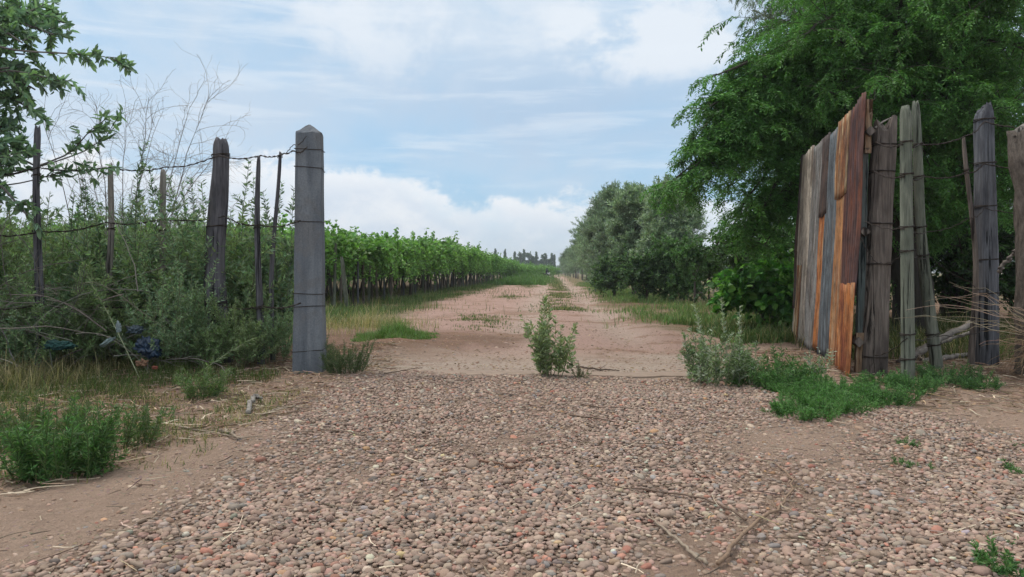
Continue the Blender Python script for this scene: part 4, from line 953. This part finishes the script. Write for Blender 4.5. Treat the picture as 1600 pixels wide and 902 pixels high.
stick('dry_branch', [gpt(1104, 884), gpt(1060, 850), gpt(1035, 828), gpt(1010, 808)], .0075, .003, M_twig, 'short straight dry branch pointing up-left at lower right', 'branch', 3, .12, .004)
stick('dry_twig', [gpt(1165, 812), gpt(1110, 782), gpt(1050, 772), gpt(960, 764), gpt(900, 745)], .006, .0025, M_twig, 'long thin dark twig running left from the crooked branch', 'twig', 4, .2, .006, (.17, .12, .09))
stick('dry_twig', [gpt(740, 722), gpt(780, 728), gpt(800, 738), gpt(830, 720)], .007, .003, M_twig, 'small forked reddish twig in the middle of the gravel', 'twig', 6, .12, .006, (.22, .13, .09))
stick('dry_twig', [gpt(890, 648), gpt(925, 656), gpt(965, 662)], .008, .003, M_twig, 'thin dark twig on the gravel below the middle bush', 'twig', 2, .2, .006, (.17, .12, .09))
stick('dry_twig', [gpt(908, 632), gpt(930, 636), gpt(990, 642)], .007, .003, M_twig, 'dark twig just above another one below the middle bush', 'twig', 2, .2, .006, (.17, .12, .09))
stick('dry_twig', [gpt(900, 575), gpt(935, 577), gpt(968, 578)], .012, .005, M_twig, 'short dark twig on the sill right of the middle bush', 'twig', 2, .2, .006, (.12, .09, .07))
stick('dry_branch', [gpt(272, 668), gpt(330, 676), gpt(385, 690)], .008, .004, M_twig, 'thin pale branch on the bare dirt at the left', 'branch', 5, .25, .006)
stick('dry_branch', [gpt(345, 674), gpt(360, 680), gpt(375, 688)], .010, .006, M_twig, 'short pale stick beside the thin branch at the left', 'branch', 0)
stick('driftwood', [gpt(388, 648, .03), gpt(392, 636, .05), gpt(398, 630, .06), gpt(408, 631, .05)], .020, .013, M_pale, 'pale knobbly piece of wood shaped like a bone on the left dirt', 'wood piece')
stick('dry_branch', [gpt(410, 648), gpt(430, 640), gpt(450, 638), gpt(480, 640)], .009, .004, M_twig, 'short pale branch right of the bone-like wood', 'branch', 3, .15, .006)
stick('dry_twig', [gpt(600, 590, .03), gpt(660, 583, .04)], .008, .003, M_twig, 'thin twig on the sill edge right of the square post', 'twig', 2, .2, .006, (.2, .15, .11))
stick('dry_twig', [gpt(590, 685), gpt(540, 676), gpt(500, 670)], .006, .003, M_twig, 'thin twig across the left gravel edge', 'twig', 3, .2, .006, (.2, .15, .11))
for a, b_, Y0, Y1, r, lb in (((1405, 568), (1520, 503), 8.2, 9.2, .045, 'thick grey log leaning up to the right behind the greenish posts'), ((1440, 565), (1525, 552), 8.4, 8.9, .036, 'grey log lying low behind the leaning greenish post'),
                             ((1425, 548), (1515, 520), 8.9, 9.3, .030, 'thinner grey log between two thicker ones behind the fence'), ((1445, 578), (1525, 570), 8.2, 8.6, .024, 'lowest pale stick behind the right fence'),
                             ((1560, 425), (1588, 390), 7.8, 7.6, .020, 'slanting grey branch propped between the wide post and the broken trunk')):
    A = at(*a, Y0); B = at(*b_, Y1); stick('log', [A, (A + B) / 2 + rng.normal(0, .015, 3), B], r, r * .7, M_bark, lb, 'log', 0, wig=.012, lcolr=(.21, .185, .16))
stick('dry_twig', [at(1435, 555, 7.4), at(1450, 570, 7.3), at(1462, 585, 7.2)], .008, .005, M_twig, 'short pale twig leaning by the foot of the leaning post', 'twig')
# tumbleweed brush
def brush():
    O = np.array(gxy(5.05, 7.05)); root = empty('dry_brush', O, 0, label='heap of tangled dry straw-coloured brush at the right edge', cat='brush')
    mb = MB(); n = 430; a = rng.uniform(0, 6.28, n); el = rng.uniform(.02, 1.45, n); c = np.array([.12, .1, .26])
    p0 = c + rdir(n) * rng.uniform(0, .22, (n, 1)); p0[:, 2] = np.abs(p0[:, 2]); d = np.stack([np.cos(a) * np.cos(el), np.sin(a) * np.cos(el), np.sin(el) - .25], -1)
    b = grow(p0, d, rng.uniform(.2, .55, n), 9, .2, .35); b[..., 2] = np.maximum(b[..., 2], .005); tubes(mb, b, .0036, .0017, 3, lcol(n, (.36, .25, .15), .25, (.22, .15, .10), .35))
    n = 15; p0 = np.tile(c + (0, 0, .15), (n, 1)) + rng.normal(0, .08, (n, 3)); tg = np.array([at(1390 + rng.uniform(0, 120), 445 + rng.uniform(0, 75), 7.0 + rng.uniform(-.3, .3)) - O for _ in range(n)])
    u = np.linspace(0, 1, 12)[None, :, None]; b = p0[:, None] * (1 - u) + tg[:, None] * u; b[..., 2] += .10 * np.sin(u[..., 0] * 3.14); b += np.cumsum(rng.normal(0, .018, b.shape), 1); b = b[:, :np.random.default_rng(3).integers(9, 12)]
    tubes(mb, b, .004, .0015, 3, lcol(n, (.38, .30, .20), .2))
    mb.build('stalks', M_twig, root)
brush()

# ------------------------------------------------------------------ wires
def wire(label, pts, barbs=True, r=.0042, group=None):
    P = np.array([at(*p) for p in pts]); N_ = 16 * (len(P) - 1); tt = np.linspace(0, len(P) - 1, N_ + 1); i = np.minimum(tt.astype(int), len(P) - 2); f = (tt - i)[:, None]
    sag = -.035 * np.sin(f[:, 0] * np.pi); p = P[i] * (1 - f) + P[i + 1] * f; p[:, 2] += sag; p += rng.normal(0, .003, p.shape); o = p[0].copy(); p = p - o
    # fine resample so that the two strands twist round each other
    s = np.linspace(0, 1, N_ * 6 + 1); j = s * N_; k = np.minimum(j.astype(int), N_ - 1); g = (j - k)[:, None]; q = p[k] * (1 - g) + p[k + 1] * g; ph = s * N_ * 1.5
    root = empty('barbed_wire' if barbs else 'fence_wire', o, 0, label=label, cat='wire')
    for sg in (0, np.pi):
        mb = MB(); w = q + np.stack([np.zeros_like(ph), np.cos(ph + sg) * .004, np.sin(ph + sg) * .004], -1); tubes(mb, w[None], r, r, 4, closed_top=True); mb.build('strand', M_wire, root)
        if not barbs: break
    if barbs:
        Ltot = np.linalg.norm(np.diff(q, axis=0), axis=1).sum(); nb = min(int(Ltot / .14), 60); mb = MB(); k2 = np.linspace(3, len(q) - 4, nb).astype(int)
        c = np.repeat(q[k2], 2, 0); d = rdir(len(c)) * .02; tubes(mb, np.stack([c - d, c + d], 1), .0022, .001, 3); tag(mb.build('barbs', M_wire, root), kind='stuff')
wire('top barbed wire of the left fence', [(-40, 272, 7.3), (60, 262, 7.35), (175, 262, 7.8), (255, 262, 8.2), (342, 243, 7.78), (405, 243, 7.7), (458, 235, 7.45), (480, 230, 7.3)])
wire('middle barbed wire of the left fence', [(-40, 365, 7.3), (64, 362, 7.35), (165, 348, 7.8), (255, 342, 8.2), (350, 338, 7.78), (407, 352, 7.7), (470, 345, 7.33)])
wire('short tie wire from the thinnest pole to the top of the gate post', [(437, 240, 8.0), (458, 226, 7.5), (478, 214, 7.3)], False)
wire('lower barbed wire near the foot of the left fence', [(-40, 478, 7.2), (66, 476, 7.3), (158, 478, 7.7), (254, 474, 8.1), (350, 478, 7.76), (409, 478, 7.66), (470, 474, 7.3)])
wire('top barbed wire of the right fence', [(1368, 222, 7.25), (1410, 226, 6.9), (1436, 226, 7.6), (1510, 212, 7.8), (1538, 190, 7.86), (1640, 200, 7.4)])
wire('second barbed wire of the right fence', [(1366, 268, 7.25), (1412, 276, 6.9), (1444, 276, 7.6), (1510, 270, 7.8), (1538, 256, 7.86), (1640, 262, 7.4)])
wire('third wire of the right fence', [(1352, 346, 7.25), (1414, 357, 6.9), (1450, 362, 7.6), (1512, 342, 7.8), (1538, 326, 7.86), (1640, 330, 7.4)], False)
wire('lower wire of the right fence', [(1345, 372, 7.22), (1372, 412, 7.2), (1416, 394, 6.9), (1455, 402, 7.6), (1514, 440, 7.8), (1538, 452, 7.84)], False)
wire('lowest wire of the right fence', [(1368, 556, 7.25), (1418, 528, 6.88), (1464, 524, 7.6), (1541, 515, 7.85)], False)

# ------------------------------------------------------------------ corrugated gate
def gate():
    nb, fb = np.array([3.37, 7.35]), np.array([4.36, 11.5]); lean = np.array([.15, .0]); GL = np.linalg.norm(fb - nb); du = (fb - nb) / GL; nrm = np.array([-du[1], du[0]])
    root = empty('corrugated_gate', (nb[0], nb[1], 0), 0, label='tall open gate patched from rusty corrugated iron sheets, leaning at the right', cat='gate')
    ZINC = (.30, .29, .27)
    mats = dict(purple=sheet_mat('dark_purple_rust', (.075, .05, .055), (.20, .065, .032), .58, (.09, .05, .045), 1, .1), orange=sheet_mat('orange_rust', (.42, .30, .18), (.46, .165, .045), .70, (.20, .06, .03), 2, .05),
                tan=sheet_mat('tan_streaked', (.42, .33, .22), (.32, .12, .045), .62, (.40, .20, .08), 3, .05), blue=sheet_mat('blue_grey_zinc', (.17, .19, .205), (.10, .09, .09), .35, (.2, .15, .12), 4, .3),
                grey=sheet_mat('grey_zinc', (.26, .25, .235), (.20, .13, .09), .42, (.16, .12, .10), 5, .25), pale=sheet_mat('pale_zinc', (.45, .39, .32), (.28, .18, .12), .38, (.24, .19, .15), 6, .15),
                dark=sheet_mat('dark_rust', (.10, .08, .075), (.13, .07, .045), .5, (.07, .05, .045), 7, .1), spot=sheet_mat('spotted_rust', (.50, .38, .22), (.13, .045, .03), .60, (.30, .13, .05), 8, .05))
    def sheet(u0, u1, z0, z1, mat, off, slope=0.0, jag=.01, skew=0.0, label=None):
        s0, s1 = u0 * GL, u1 * GL; nx = max(int((s1 - s0) / .0095), 6); nz = max(int((z1 - z0) / .08), 3); U = np.linspace(s0, s1, nx); V = []
        for k in range(nz):
            q = k / (nz - 1); z = z0 + (z1 - z0) * q + (slope * (U - s0) + jag * vnoise(U * 9, 0 * U, int(u0 * 100) + 3)) * (q if q > .5 else 0) + (jag * 1.5 * vnoise(U * 7, 0 * U, int(u0 * 100) + 7)) * (1 - q)
            w = .016 * np.sin(U / .10 * 2 * np.pi) + off + .012 * vnoise(U * 1.4, np.full_like(U, z.mean() * 1.3), 91); us = U + skew * q
            V.append(np.stack([du[0] * us + nrm[0] * w + lean[0] * z / 2.8, du[1] * us + nrm[1] * w, z], -1))
        V = np.array(V); idx = np.arange(nz * nx).reshape(nz, nx); mb = MB(); mb.add(V, None, np.stack([idx[:-1, :-1], idx[:-1, 1:], idx[1:, 1:], idx[1:, :-1]], -1).reshape(-1, 4))
        o = mb.build('iron_sheet', mats[mat], root, True); md = o.modifiers.new('thickness', 'SOLIDIFY'); md.thickness = .0025
        if label: o['label'] = label
    T0 = 2.72
    sheet(-.005, .150, .80, T0 + .13, 'purple', .008, -.16, .012, label='dark purple-brown sheet rising to a point')
    sheet(-.01, .155, -.02, .93, 'orange', .020, 0, .02, label='bright orange rusty bottom sheet')
    sheet(.14, .285, 1.88, T0 + .06, 'spot', .016, 0, .015, label='tan sheet blotched with dark rust at the top')
    sheet(.145, .29, .0, 1.95, 'tan', .004, 0, .02, label='tan streaked sheet')
    sheet(.27, .435, .05, T0 + .03, 'blue', .010, -.05, .015, label='blue-grey galvanised sheet')
    sheet(.42, .54, 1.75, T0 + .06, 'dark', .018, -.05, .015, label='dark rusty upper sheet')
    sheet(.42, .56, .08, 1.85, 'orange', .004, 0, .015, label='orange rusty lower sheet')
    sheet(.53, .71, .02, T0 + .06, 'grey', .012, -.03, .015, label='plain grey sheet')
    sheet(.69, .86, .06, T0 + .08, 'pale', .020, -.03, .015, label='pale tan sheet')
    sheet(.80, .90, .0, 1.15, 'spot', .030, 0, .01, label='short brown patch near the far bottom')
    sheet(.84, .975, .02, T0 + .08, 'pale', .008, 0, .02)
    sheet(.955, 1.01, .5, T0 + .12, 'dark', .016, 0, .02, label='dark strip on the far edge')
    # timber frame behind the sheets
    def rail(u0, z0, u1, z1, w=.05, nm='frame_rail', mat=M_postA):
        a = np.array([*(du * u0 * GL - nrm * .06), z0]); b_ = np.array([*(du * u1 * GL - nrm * .06), z1]); a[0] += lean[0] * z0 / 2.8; b_[0] += lean[0] * z1 / 2.8
        mb = MB(); tubes(mb, np.stack([a + (b_ - a) * t for t in np.linspace(0, 1, 8)])[None], w, w, 4, closed_top=True); mb.build(nm, mat, root)
    rail(0, .35, 1, .35); rail(0, 1.45, 1, 1.45); rail(0, 2.45, 1, 2.45); rail(1, .02, 1, 2.5, nm='frame_stile'); rail(.5, .02, .5, 2.6, nm='frame_stile')
gate()
# hinge stile: a board with a rusted upper piece, next to the gate
def stile():
    Y_ = 7.42; b = np.array([(1341 - 800) / FP * Y_, Y_, -.03]); root = empty('gate_stile', b, 0, label='narrow blue-green board and rusty upper piece tied between the gate and the thick post', cat='board')
    def slab(p0, p1, w, d, mat, nm):
        p0 = np.array(p0); p1 = np.array(p1); n = 12; V = []
        for i in range(n):
            c = p0 + (p1 - p0) * i / (n - 1); jj = .003 * rng.normal(size=(4, 3)) * (1, 1, 0); V.append(np.array([(-w, -d, 0), (w, -d, 0), (w, d, 0), (-w, d, 0)]) + c + jj)
        V = np.array(V); idx = np.arange(n * 4).reshape(n, 4); mb = MB(); mb.add(V, None, np.concatenate([np.stack([idx[:-1], np.roll(idx[:-1], -1, 1), np.roll(idx[1:], -1, 1), idx[1:]], -1).reshape(-1, 4), idx[-1][None], idx[0][None, ::-1]])); mb.build(nm, mat, root)
    teal = wood_mat('teal_grey_board', (.085, .11, .11), (.13, .155, .15), (.10, .09, .08), 1.3)
    dz = lambda py: pz(py, Y_) + .03
    xo = lambda px: (px - 1341) / FP * Y_
    slab((xo(1343), .02, 0), (xo(1352), .02, dz(238)), .034, .02, teal, 'board'); slab((xo(1354), .0, dz(240)), (xo(1357), .0, dz(156)), .030, .028, M_rustywood, 'rusty_top'); slab((xo(1342), -.01, dz(588)), (xo(1343), -.01, dz(520)), .045, .02, M_rustywood, 'rusty_foot')
    mb = MB(); tt = np.linspace(0, 12.5, 40); tubes(mb, np.stack([xo(1354) + np.cos(tt) * .045, .01 + np.sin(tt) * .04, dz(236) + tt * .002], -1)[None], .004, .004, 4); mb.build('wire_tie', M_wire, root)
    mb = MB(); tubes(mb, np.array([(xo(1368), .0, dz(200)), (xo(1380), .0, dz(190)), (xo(1397), .0, dz(182))])[None], .012, .007, 6, closed_top=True); mb.build('tie_stick', M_pale, root)
stile()

# ------------------------------------------------------------------ litter: plastic bags
def bag(name, label, centre, size, col, seed, rough=.35, trans=.25):
    v, f = ico(4); n = v * np.array(size)[None]; s = seed
    k = 1 + .35 * vnoise(v[:, 0] * 2.2 + s, v[:, 2] * 2.2, s) + .22 * vnoise(v[:, 0] * 5 + v[:, 1] * 3, v[:, 2] * 5, s + 1) + .12 * vnoise(v[:, 0] * 12, v[:, 2] * 12 + v[:, 1] * 9, s + 2)
    n = n * k[:, None]; n[:, 2] = np.maximum(n[:, 2], -size[2] * .75)
    m, T = new_mat('crumpled_' + name); g = T.n('ShaderNodeTexCoord'); nz = T.noise(g.outputs['Object'], 14, 6, .6, 1.2); finish(m, T, T.mix(T.mr(nz, .35, .65), col, tuple(min(c * 1.9, .8) for c in col)), rough, nz, .8, .02, .5)
    o = bpy.data.objects.new(name, MB().add(n, f).mesh(name, m, True)); C.objects.link(o); o.location = centre; tag(o, label, 'bag'); return o
bag('plastic_bag', 'crumpled dark blue plastic bag lying in the left hedge', (at(228, 543, 7.25)), (.13, .08, .10), (.010, .024, .048), 3).rotation_euler = (0, R(28), 0)
bag('plastic_bag', 'small grey plastic bag on top of the dark blue one', at(212, 516, 7.3), (.085, .06, .045), (.04, .06, .075), 5)
bag('plastic_strip', 'torn pale grey plastic strip left of the blue bag', at(168, 535, 6.95), (.085, .03, .022), (.13, .17, .165), 8).rotation_euler = (0, R(-35), 0)
bag('plastic_strip', 'small pale plastic scrap caught above the torn strip', at(185, 512, 7.0), (.02, .015, .06), (.12, .15, .15), 9)
bag('cloth_rag', 'dark teal rag at the foot of the left hedge', at(92, 540, 7.1), (.13, .08, .05), (.01, .04, .035), 11, .9)
bag('orange_litter', 'bright orange-red scrap under the blue bag', at(242, 575, 6.95), (.024, .02, .016), (.16, .04, .025), 13, .6)
bag('brown_paper', 'brown crumpled paper scrap left of the orange one', at(222, 568, 6.95), (.05, .03, .035), (.13, .07, .04), 14, .9)

# ------------------------------------------------------------------ vineyard
def vine_proto(i, edge):
    root = empty('grapevine', (0, 0, 0), 0, label='leafy green grapevine trained overhead in the vineyard left of the track', cat='grapevine', group='grapevines of the vineyard')
    t_ = MB(); p = grow([(0, 0, -.03)], [(rng.uniform(-.15, .15), rng.uniform(-.15, .15), 1)], 1.78, 10, .09, 0); tubes(t_, p, .05, .03, 6, (.085, .07, .06))
    h = p[0, -1]; arms = grow(np.tile(h, (5, 1)), np.array([(1, 0, .1), (-1, 0, .1), (0, 1, .1), (0, -1, .1), (.7, .7, .2)]), 1.1, 7, .12, 0); tubes(t_, arms, .022, .010, 4, (.10, .08, .065)); t_.build('trunk', M_bark, root)
    l_, s_ = MB(), MB(); n = 72; p0, tg = along(arms, rng.integers(0, 5, n), rng.random(n)); a = rng.uniform(0, 6.28, n); d = np.stack([np.cos(a), np.sin(a), rng.uniform(-.1, .55, n)], -1)
    sh = grow(p0, d, rng.uniform(.5, 1.45, n), 9, .12, .85 if edge else .3); up = 7; p1, _ = along(arms, rng.integers(0, 5, up), rng.random(up)); su = grow(p1, np.stack([rng.uniform(-.3, .3, up), rng.uniform(-.3, .3, up), np.ones(up)], -1), rng.uniform(.3, .95, up), 9, .10, .04)
    sh = np.concatenate([sh, su]); tubes(s_, sh, .005, .003, 3, (.12, .14, .06)); s_.build('shoots', M_stem, root)
    m = 2300; k = rng.integers(0, len(sh), m); t = rng.random(m) ** .9; q, tg = along(sh, k, t); d = rdir(m); d[:, 2] -= .15; sz = rng.uniform(.6, 1.15, m) * (1.15 - .5 * t)
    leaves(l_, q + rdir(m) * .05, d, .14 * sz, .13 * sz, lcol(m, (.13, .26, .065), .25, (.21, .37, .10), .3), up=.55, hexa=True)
    m = 420; q = np.stack([rng.uniform(-1.1, 1.1, m), rng.uniform(-1.1, 1.1, m), rng.normal(1.9, .13, m)], -1); leaves(l_, q, rdir(m) * (1, 1, .5), .15, .14, lcol(m, (.12, .24, .06), .25, (.19, .34, .09), .25), up=.7, hexa=True)
    l_.build('leaves', M_leaf, root); return root
VP = [vine_proto(i, i < 4) for i in range(6)]; used = set()
def put_vine(k, x, y, s):
    z = float(gz(x, y)); rz = rng.uniform(0, 6.28)
    if k not in used:
        used.add(k); VP[k].location = (x, y, z); VP[k].rotation_euler = (0, 0, rz); VP[k].scale = (s, s, s)
    else: dup(VP[k], (x, y, z), rz, s)
cnt = 0
for r_ in range(4):
    y1 = (112, 100, 62, 50)[r_]
    for yy in np.arange(20.3 + .5 * (r_ % 2), y1, 1.9):
        x = -6.5 - 2.2 * r_ + .054 * yy + rng.uniform(-.15, .15); s = 1.0 + .17 * sstep(yy, 20, 45) + rng.uniform(-.04, .06); put_vine(cnt % 4 if r_ == 0 else 4 + cnt % 2, x, yy + rng.uniform(-.2, .2), float(s)); cnt += 1
for r_ in range(4, 9):
    for yy in (20.5, 22.6, 24.8): put_vine(cnt % 6, -6.5 - 2.2 * r_ + .054 * yy, yy, 1.02); cnt += 1
mb = MB(); n = 60000; xx = rng.uniform(-44, -13.5, n); yy = 19.5 + 75 * rng.random(n); zz = rng.normal(1.95, .22, n); dr = rng.random(n) < .35; zz = np.where(dr, rng.uniform(.3, 1.8, n), zz)
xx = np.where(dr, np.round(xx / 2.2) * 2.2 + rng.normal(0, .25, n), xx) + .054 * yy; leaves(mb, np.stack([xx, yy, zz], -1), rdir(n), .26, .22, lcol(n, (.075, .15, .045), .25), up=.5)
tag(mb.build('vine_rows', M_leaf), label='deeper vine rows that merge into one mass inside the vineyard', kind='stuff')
# vines sprawling to the ground towards the far end
for i, yy in enumerate(np.arange(92, 175, 4.2)):
    x = -6.5 + .054 * yy + (2.0 + 5.2 * sstep(yy, 95, 165)) * rng.uniform(.75, 1.0); r = dup(VP[i % 4], (x, yy, -.9), rng.uniform(0, 6.28), 1.35, label='grapevine sprawling to the ground at the far end of the vineyard', group='sprawling vines at the far end')
# vineyard posts
vp = []
for i in range(4):
    o = post('vineyard_post', (0, 0, -.05), (rng.uniform(-.06, .06), rng.uniform(-.05, .05), 1.95), .055 - .006 * i, .042 - .005 * i, (M_postA, M_postB, M_postA, M_postE)[i], 'grey timber post under the edge of the vineyard canopy', 'vineyard post', 'posts along the edge of the vineyard', sides=10, rings=24, rough=.07); vp.append(o)
first = set(); n_p = 0
for yy in np.concatenate([np.arange(20.1, 60, .95), np.arange(60, 108, 1.5)]):
    x = -6.15 + .054 * yy + rng.uniform(-.25, .12); k = n_p % 4; n_p += 1; loc = (x, yy + rng.uniform(-.25, .25), float(gz(x, yy)) - .05)
    if k not in first: first.add(k); vp[k].location = loc
    else: dup(vp[k], loc, rng.uniform(0, 6.28), (1, 1, rng.uniform(.86, 1.0)))
for i in range(7):
    x = -6.9 - 1.55 * i; dup(vp[i % 4], (x, 19.7 + rng.uniform(-.2, .2), -.05), rng.uniform(0, 6.28), 1.0, label='grey timber post at the near end of the vineyard rows', group='posts at the near end of the vineyard')
for (pb, pt, lb) in (((521, 478), (507, 385), 'slanting stay post right behind the square gate post'), ((543, 486), (534, 402), 'leaning green-grey stay post at the near corner of the vineyard')):
    Yb = HC * FP / (pb[1] - HY); b_ = at(pb[0], pb[1], Yb); post('stay_post', b_, at(pt[0], pt[1], Yb - .3), .062, .05, M_postB, lb, 'post', sides=12, rings=24, rough=.05)
# stakes on the right in front of the row trees
for pb, pt, r, lb in (((1053, 473), (1060, 421), .045, 'pale leaning stake, leftmost by the young tree'), ((1063, 470), (1069, 418), .035, 'pale thin stake second from the left by the young tree'), ((1097, 468), (1093, 418), .035, 'pale stake standing alone in the gap right of the young tree'), ((1116, 462), (1113, 420), .03, 'thin stake in the gap nearest the dark tree')):
    Yb = HC * FP / (pb[1] - HY); post('stake', at(*pb, Yb), at(*pt, Yb), r, r * .85, M_pale, lb, 'stake', sides=10, rings=16, rough=.05)

# ------------------------------------------------------------------ far poplars and tree belt
PP = dict(kind='leaf', bark=(.06, .07, .04), base=(.055, .115, .045), alt=(.09, .16, .06), af=.2, lL=.55, lW=.26, nl=34, grav=-.2, wig=.1, dz=.8, dup=.9, sr=.03, lup=.5)
def poplar(px, top, w, Y_, label, group, name='poplar'):
    x = (px - 800) / FP * Y_; h = HC + (HY - top) / FP * Y_; ww = w / FP * Y_ * .5; n = int(max(9, h / ww * 1.2)); lob = []
    for q in range(n):
        zz = h * (.10 + .82 * (q + .5) / n); k = ww * (.12 + 1.0 * math.sin(3.14 * min(.12 + .86 * zz / h, 1)) ** .7 * (1.15 - .55 * zz / h)); a = rng.uniform(0, 6.28); lob.append(((x + math.cos(a) * k * .3, Y_ + math.sin(a) * k * .3, zz), k * .95))
    return tree(name, (x, Y_, 0), label, lob, PP, (x, Y_, h * .9), .18, 'tree', group, nsp=10)
pg = 'poplars on the skyline at the end of the track'
for px, tp, w, lb in ((774, 386, 4, 'left one of two lone narrow poplars above the vineyard'), (789, 387, 4, 'right one of two lone narrow poplars above the vineyard'), (754, 391, 4, 'short poplar tip above the vineyard left of the lone pair'),
                      (804, 391, 4, 'narrow dark poplar at the left end of the skyline clump'), (819, 387, 5, 'pointed tree highest in the skyline clump'), (838, 392, 4, 'narrow poplar right of the clump centre'), (852, 394, 6, 'poplar at the right end of the skyline clump'),
                      (862, 394, 3, 'thin poplar just right of the gap at the track end'), (866, 396, 3, 'thin poplar touching the right-hand tree row')):
    poplar(px, tp, w, 330, lb, pg)
for px, tp, w in ((812, 394, 15), (826, 392, 15), (835, 399, 11), (849, 397, 11), (858, 404, 8), (798, 405, 14), (842, 404, 12)):
    Y_ = 335; x = (px - 800) / FP * Y_; h = HC + (HY - tp) / FP * Y_; ww = w / FP * Y_ * .5; lob = []
    for _ in range(16):
        a = rng.uniform(0, 6.28); q = math.sqrt(rng.random()); zz = h * rng.uniform(.2, .92); k = ww * math.sqrt(max(1 - ((zz / h - .5) / .55) ** 2, .1)); lob.append(((x + math.cos(a) * q * k, Y_ + math.sin(a) * q * k, zz), ww * rng.uniform(.3, .65)))
    tree('skyline_tree', (x, Y_, 0), 'broad rounded tree filling the skyline clump between the poplars', lob, dict(PP, dz=.7, dup=.2, grav=.1), (x, Y_, h * .7), .2, 'tree', 'broad trees of the skyline clump', nsp=12)
mb = MB(); n = 30000; x = rng.uniform(-900, 1100, n); y = 620 + rng.uniform(0, 40, n); hgt = 7 + 3.5 * vnoise(x * .03, 0 * x, 5) + 2 * vnoise(x * .11, 0 * x, 6); z = hgt * rng.random(n) ** .7
leaves(mb, np.stack([x, y, z], -1), rdir(n), 3.2, 2.0, lcol(n, (.05, .08, .05), .2)); tag(mb.build('distant_woodland', M_leafdull), label='far low belt of trees on the horizon', kind='stuff')

# ------------------------------------------------------------------ rider far down the track
def rider():
    Y_ = 118.0; x = (854 - 800) / FP * Y_; z = float(gz(x, Y_)); dk = new_mat('black_rubber')[0]; finish(dk, NT(dk.node_tree), (.02, .02, .022), .7); wh = new_mat('white_plastic')[0]; finish(wh, NT(wh.node_tree), (.7, .7, .7), .4)
    bike = empty('motorbike', (x, Y_, z), R(155), label='small motorbike standing far down the track', cat='motorbike')
    for sx in (-.62, .62):
        t = np.linspace(0, 2 * np.pi, 25); mb = MB(); tubes(mb, np.stack([sx + .27 * np.cos(t), 0 * t, .31 + .27 * np.sin(t)], -1)[None], .045, .045, 6); mb.build('wheel', dk, bike, True)
    def bar(nm, mat, pts, a, b_): mb = MB(); tubes(mb, np.array(pts, float)[None], a, b_, 8, closed_top=True); mb.build(nm, mat, bike, True)
    bar('fork', wh, [(-.62, 0, .31), (-.5, 0, .7), (-.42, 0, 1.0)], .03, .03); bar('handlebar', dk, [(-.36, -.34, 1.05), (-.42, 0, 1.0), (-.36, .34, 1.05)], .018, .018); bar('fuel_tank', wh, [(-.4, 0, .80), (-.15, 0, .86), (.1, 0, .78)], .13, .10)
    bar('seat', dk, [(.0, 0, .78), (.3, 0, .78), (.62, 0, .82)], .10, .09); bar('engine', dk, [(-.2, 0, .42), (.0, 0, .46), (.2, 0, .42)], .15, .13); bar('swingarm', dk, [(.1, 0, .4), (.62, 0, .31)], .04, .03); bar('headlight', wh, [(-.46, 0, .92), (-.58, 0, .90)], .09, .10)
    V = [(0, 0, .88), (0, 0, 1.12), (-.04, 0, 1.38), (-.06, 0, 1.50), (-.07, 0, 1.62), (-.09, 0, 1.74), (-.04, .2, 1.40), (-.22, .27, 1.2), (-.38, .3, 1.07), (-.04, -.2, 1.40), (-.22, -.27, 1.2), (-.38, -.3, 1.07), (0, .11, .86), (-.32, .17, .72), (-.12, .17, .32), (-.24, .17, .27), (0, -.11, .86), (-.32, -.17, .72), (-.12, -.17, .32), (-.24, -.17, .27)]
    E = [(0, 1), (1, 2), (2, 3), (3, 4), (4, 5), (2, 6), (6, 7), (7, 8), (2, 9), (9, 10), (10, 11), (0, 12), (12, 13), (13, 14), (14, 15), (0, 16), (16, 17), (17, 18), (18, 19)]
    Rr = [.15, .14, .17, .06, .10, .09, .07, .05, .04, .07, .05, .04, .10, .075, .05, .045, .10, .075, .05, .045]
    me = bpy.data.meshes.new('person'); me.from_pydata(V, E, []); o = bpy.data.objects.new('person', me); C.objects.link(o); o.location = (x, Y_, z); o.rotation_euler = (0, 0, R(155)); sk = o.modifiers.new('skin', 'SKIN'); o.modifiers.new('sub', 'SUBSURF').levels = 1
    for i, r in enumerate(Rr): me.skin_vertices[0].data[i].radius = (r, r)
    me.skin_vertices[0].data[0].use_root = True
    cl = new_mat('dark_clothes')[0]; finish(cl, NT(cl.node_tree), (.02, .025, .04), .9); me.materials.append(cl); tag(o, 'tiny distant person in dark clothes sitting on a motorbike on the track', 'person')
rider()

# ------------------------------------------------------------------ haze
hz = MB(); x0, x1, y0, y1, z0, z1 = -1450, 1450, -60, 1550, -3.0, 40.0
v = [(x, y, z) for z in (z0, z1) for y in (y0, y1) for x in (x0, x1)]
hz.add(v, None, [(0, 2, 3, 1), (4, 5, 7, 6), (0, 1, 5, 4), (2, 6, 7, 3), (0, 4, 6, 2), (1, 3, 7, 5)])
hm = bpy.data.materials.new('haze'); hm.use_nodes = True; hm.node_tree.nodes.clear(); H = NT(hm.node_tree)
pv = H.n('ShaderNodeVolumePrincipled'); pv.inputs['Color'].default_value = (.90, .96, 1.0, 1); pv.inputs['Density'].default_value = 0.0006; pv.inputs['Anisotropy'].default_value = .2
ho = H.n('ShaderNodeOutputMaterial'); H.l(pv.outputs[0], ho.inputs['Volume'])
tag(hz.build('haze', hm), kind='stuff')
sc.cycles.volume_bounces = 0
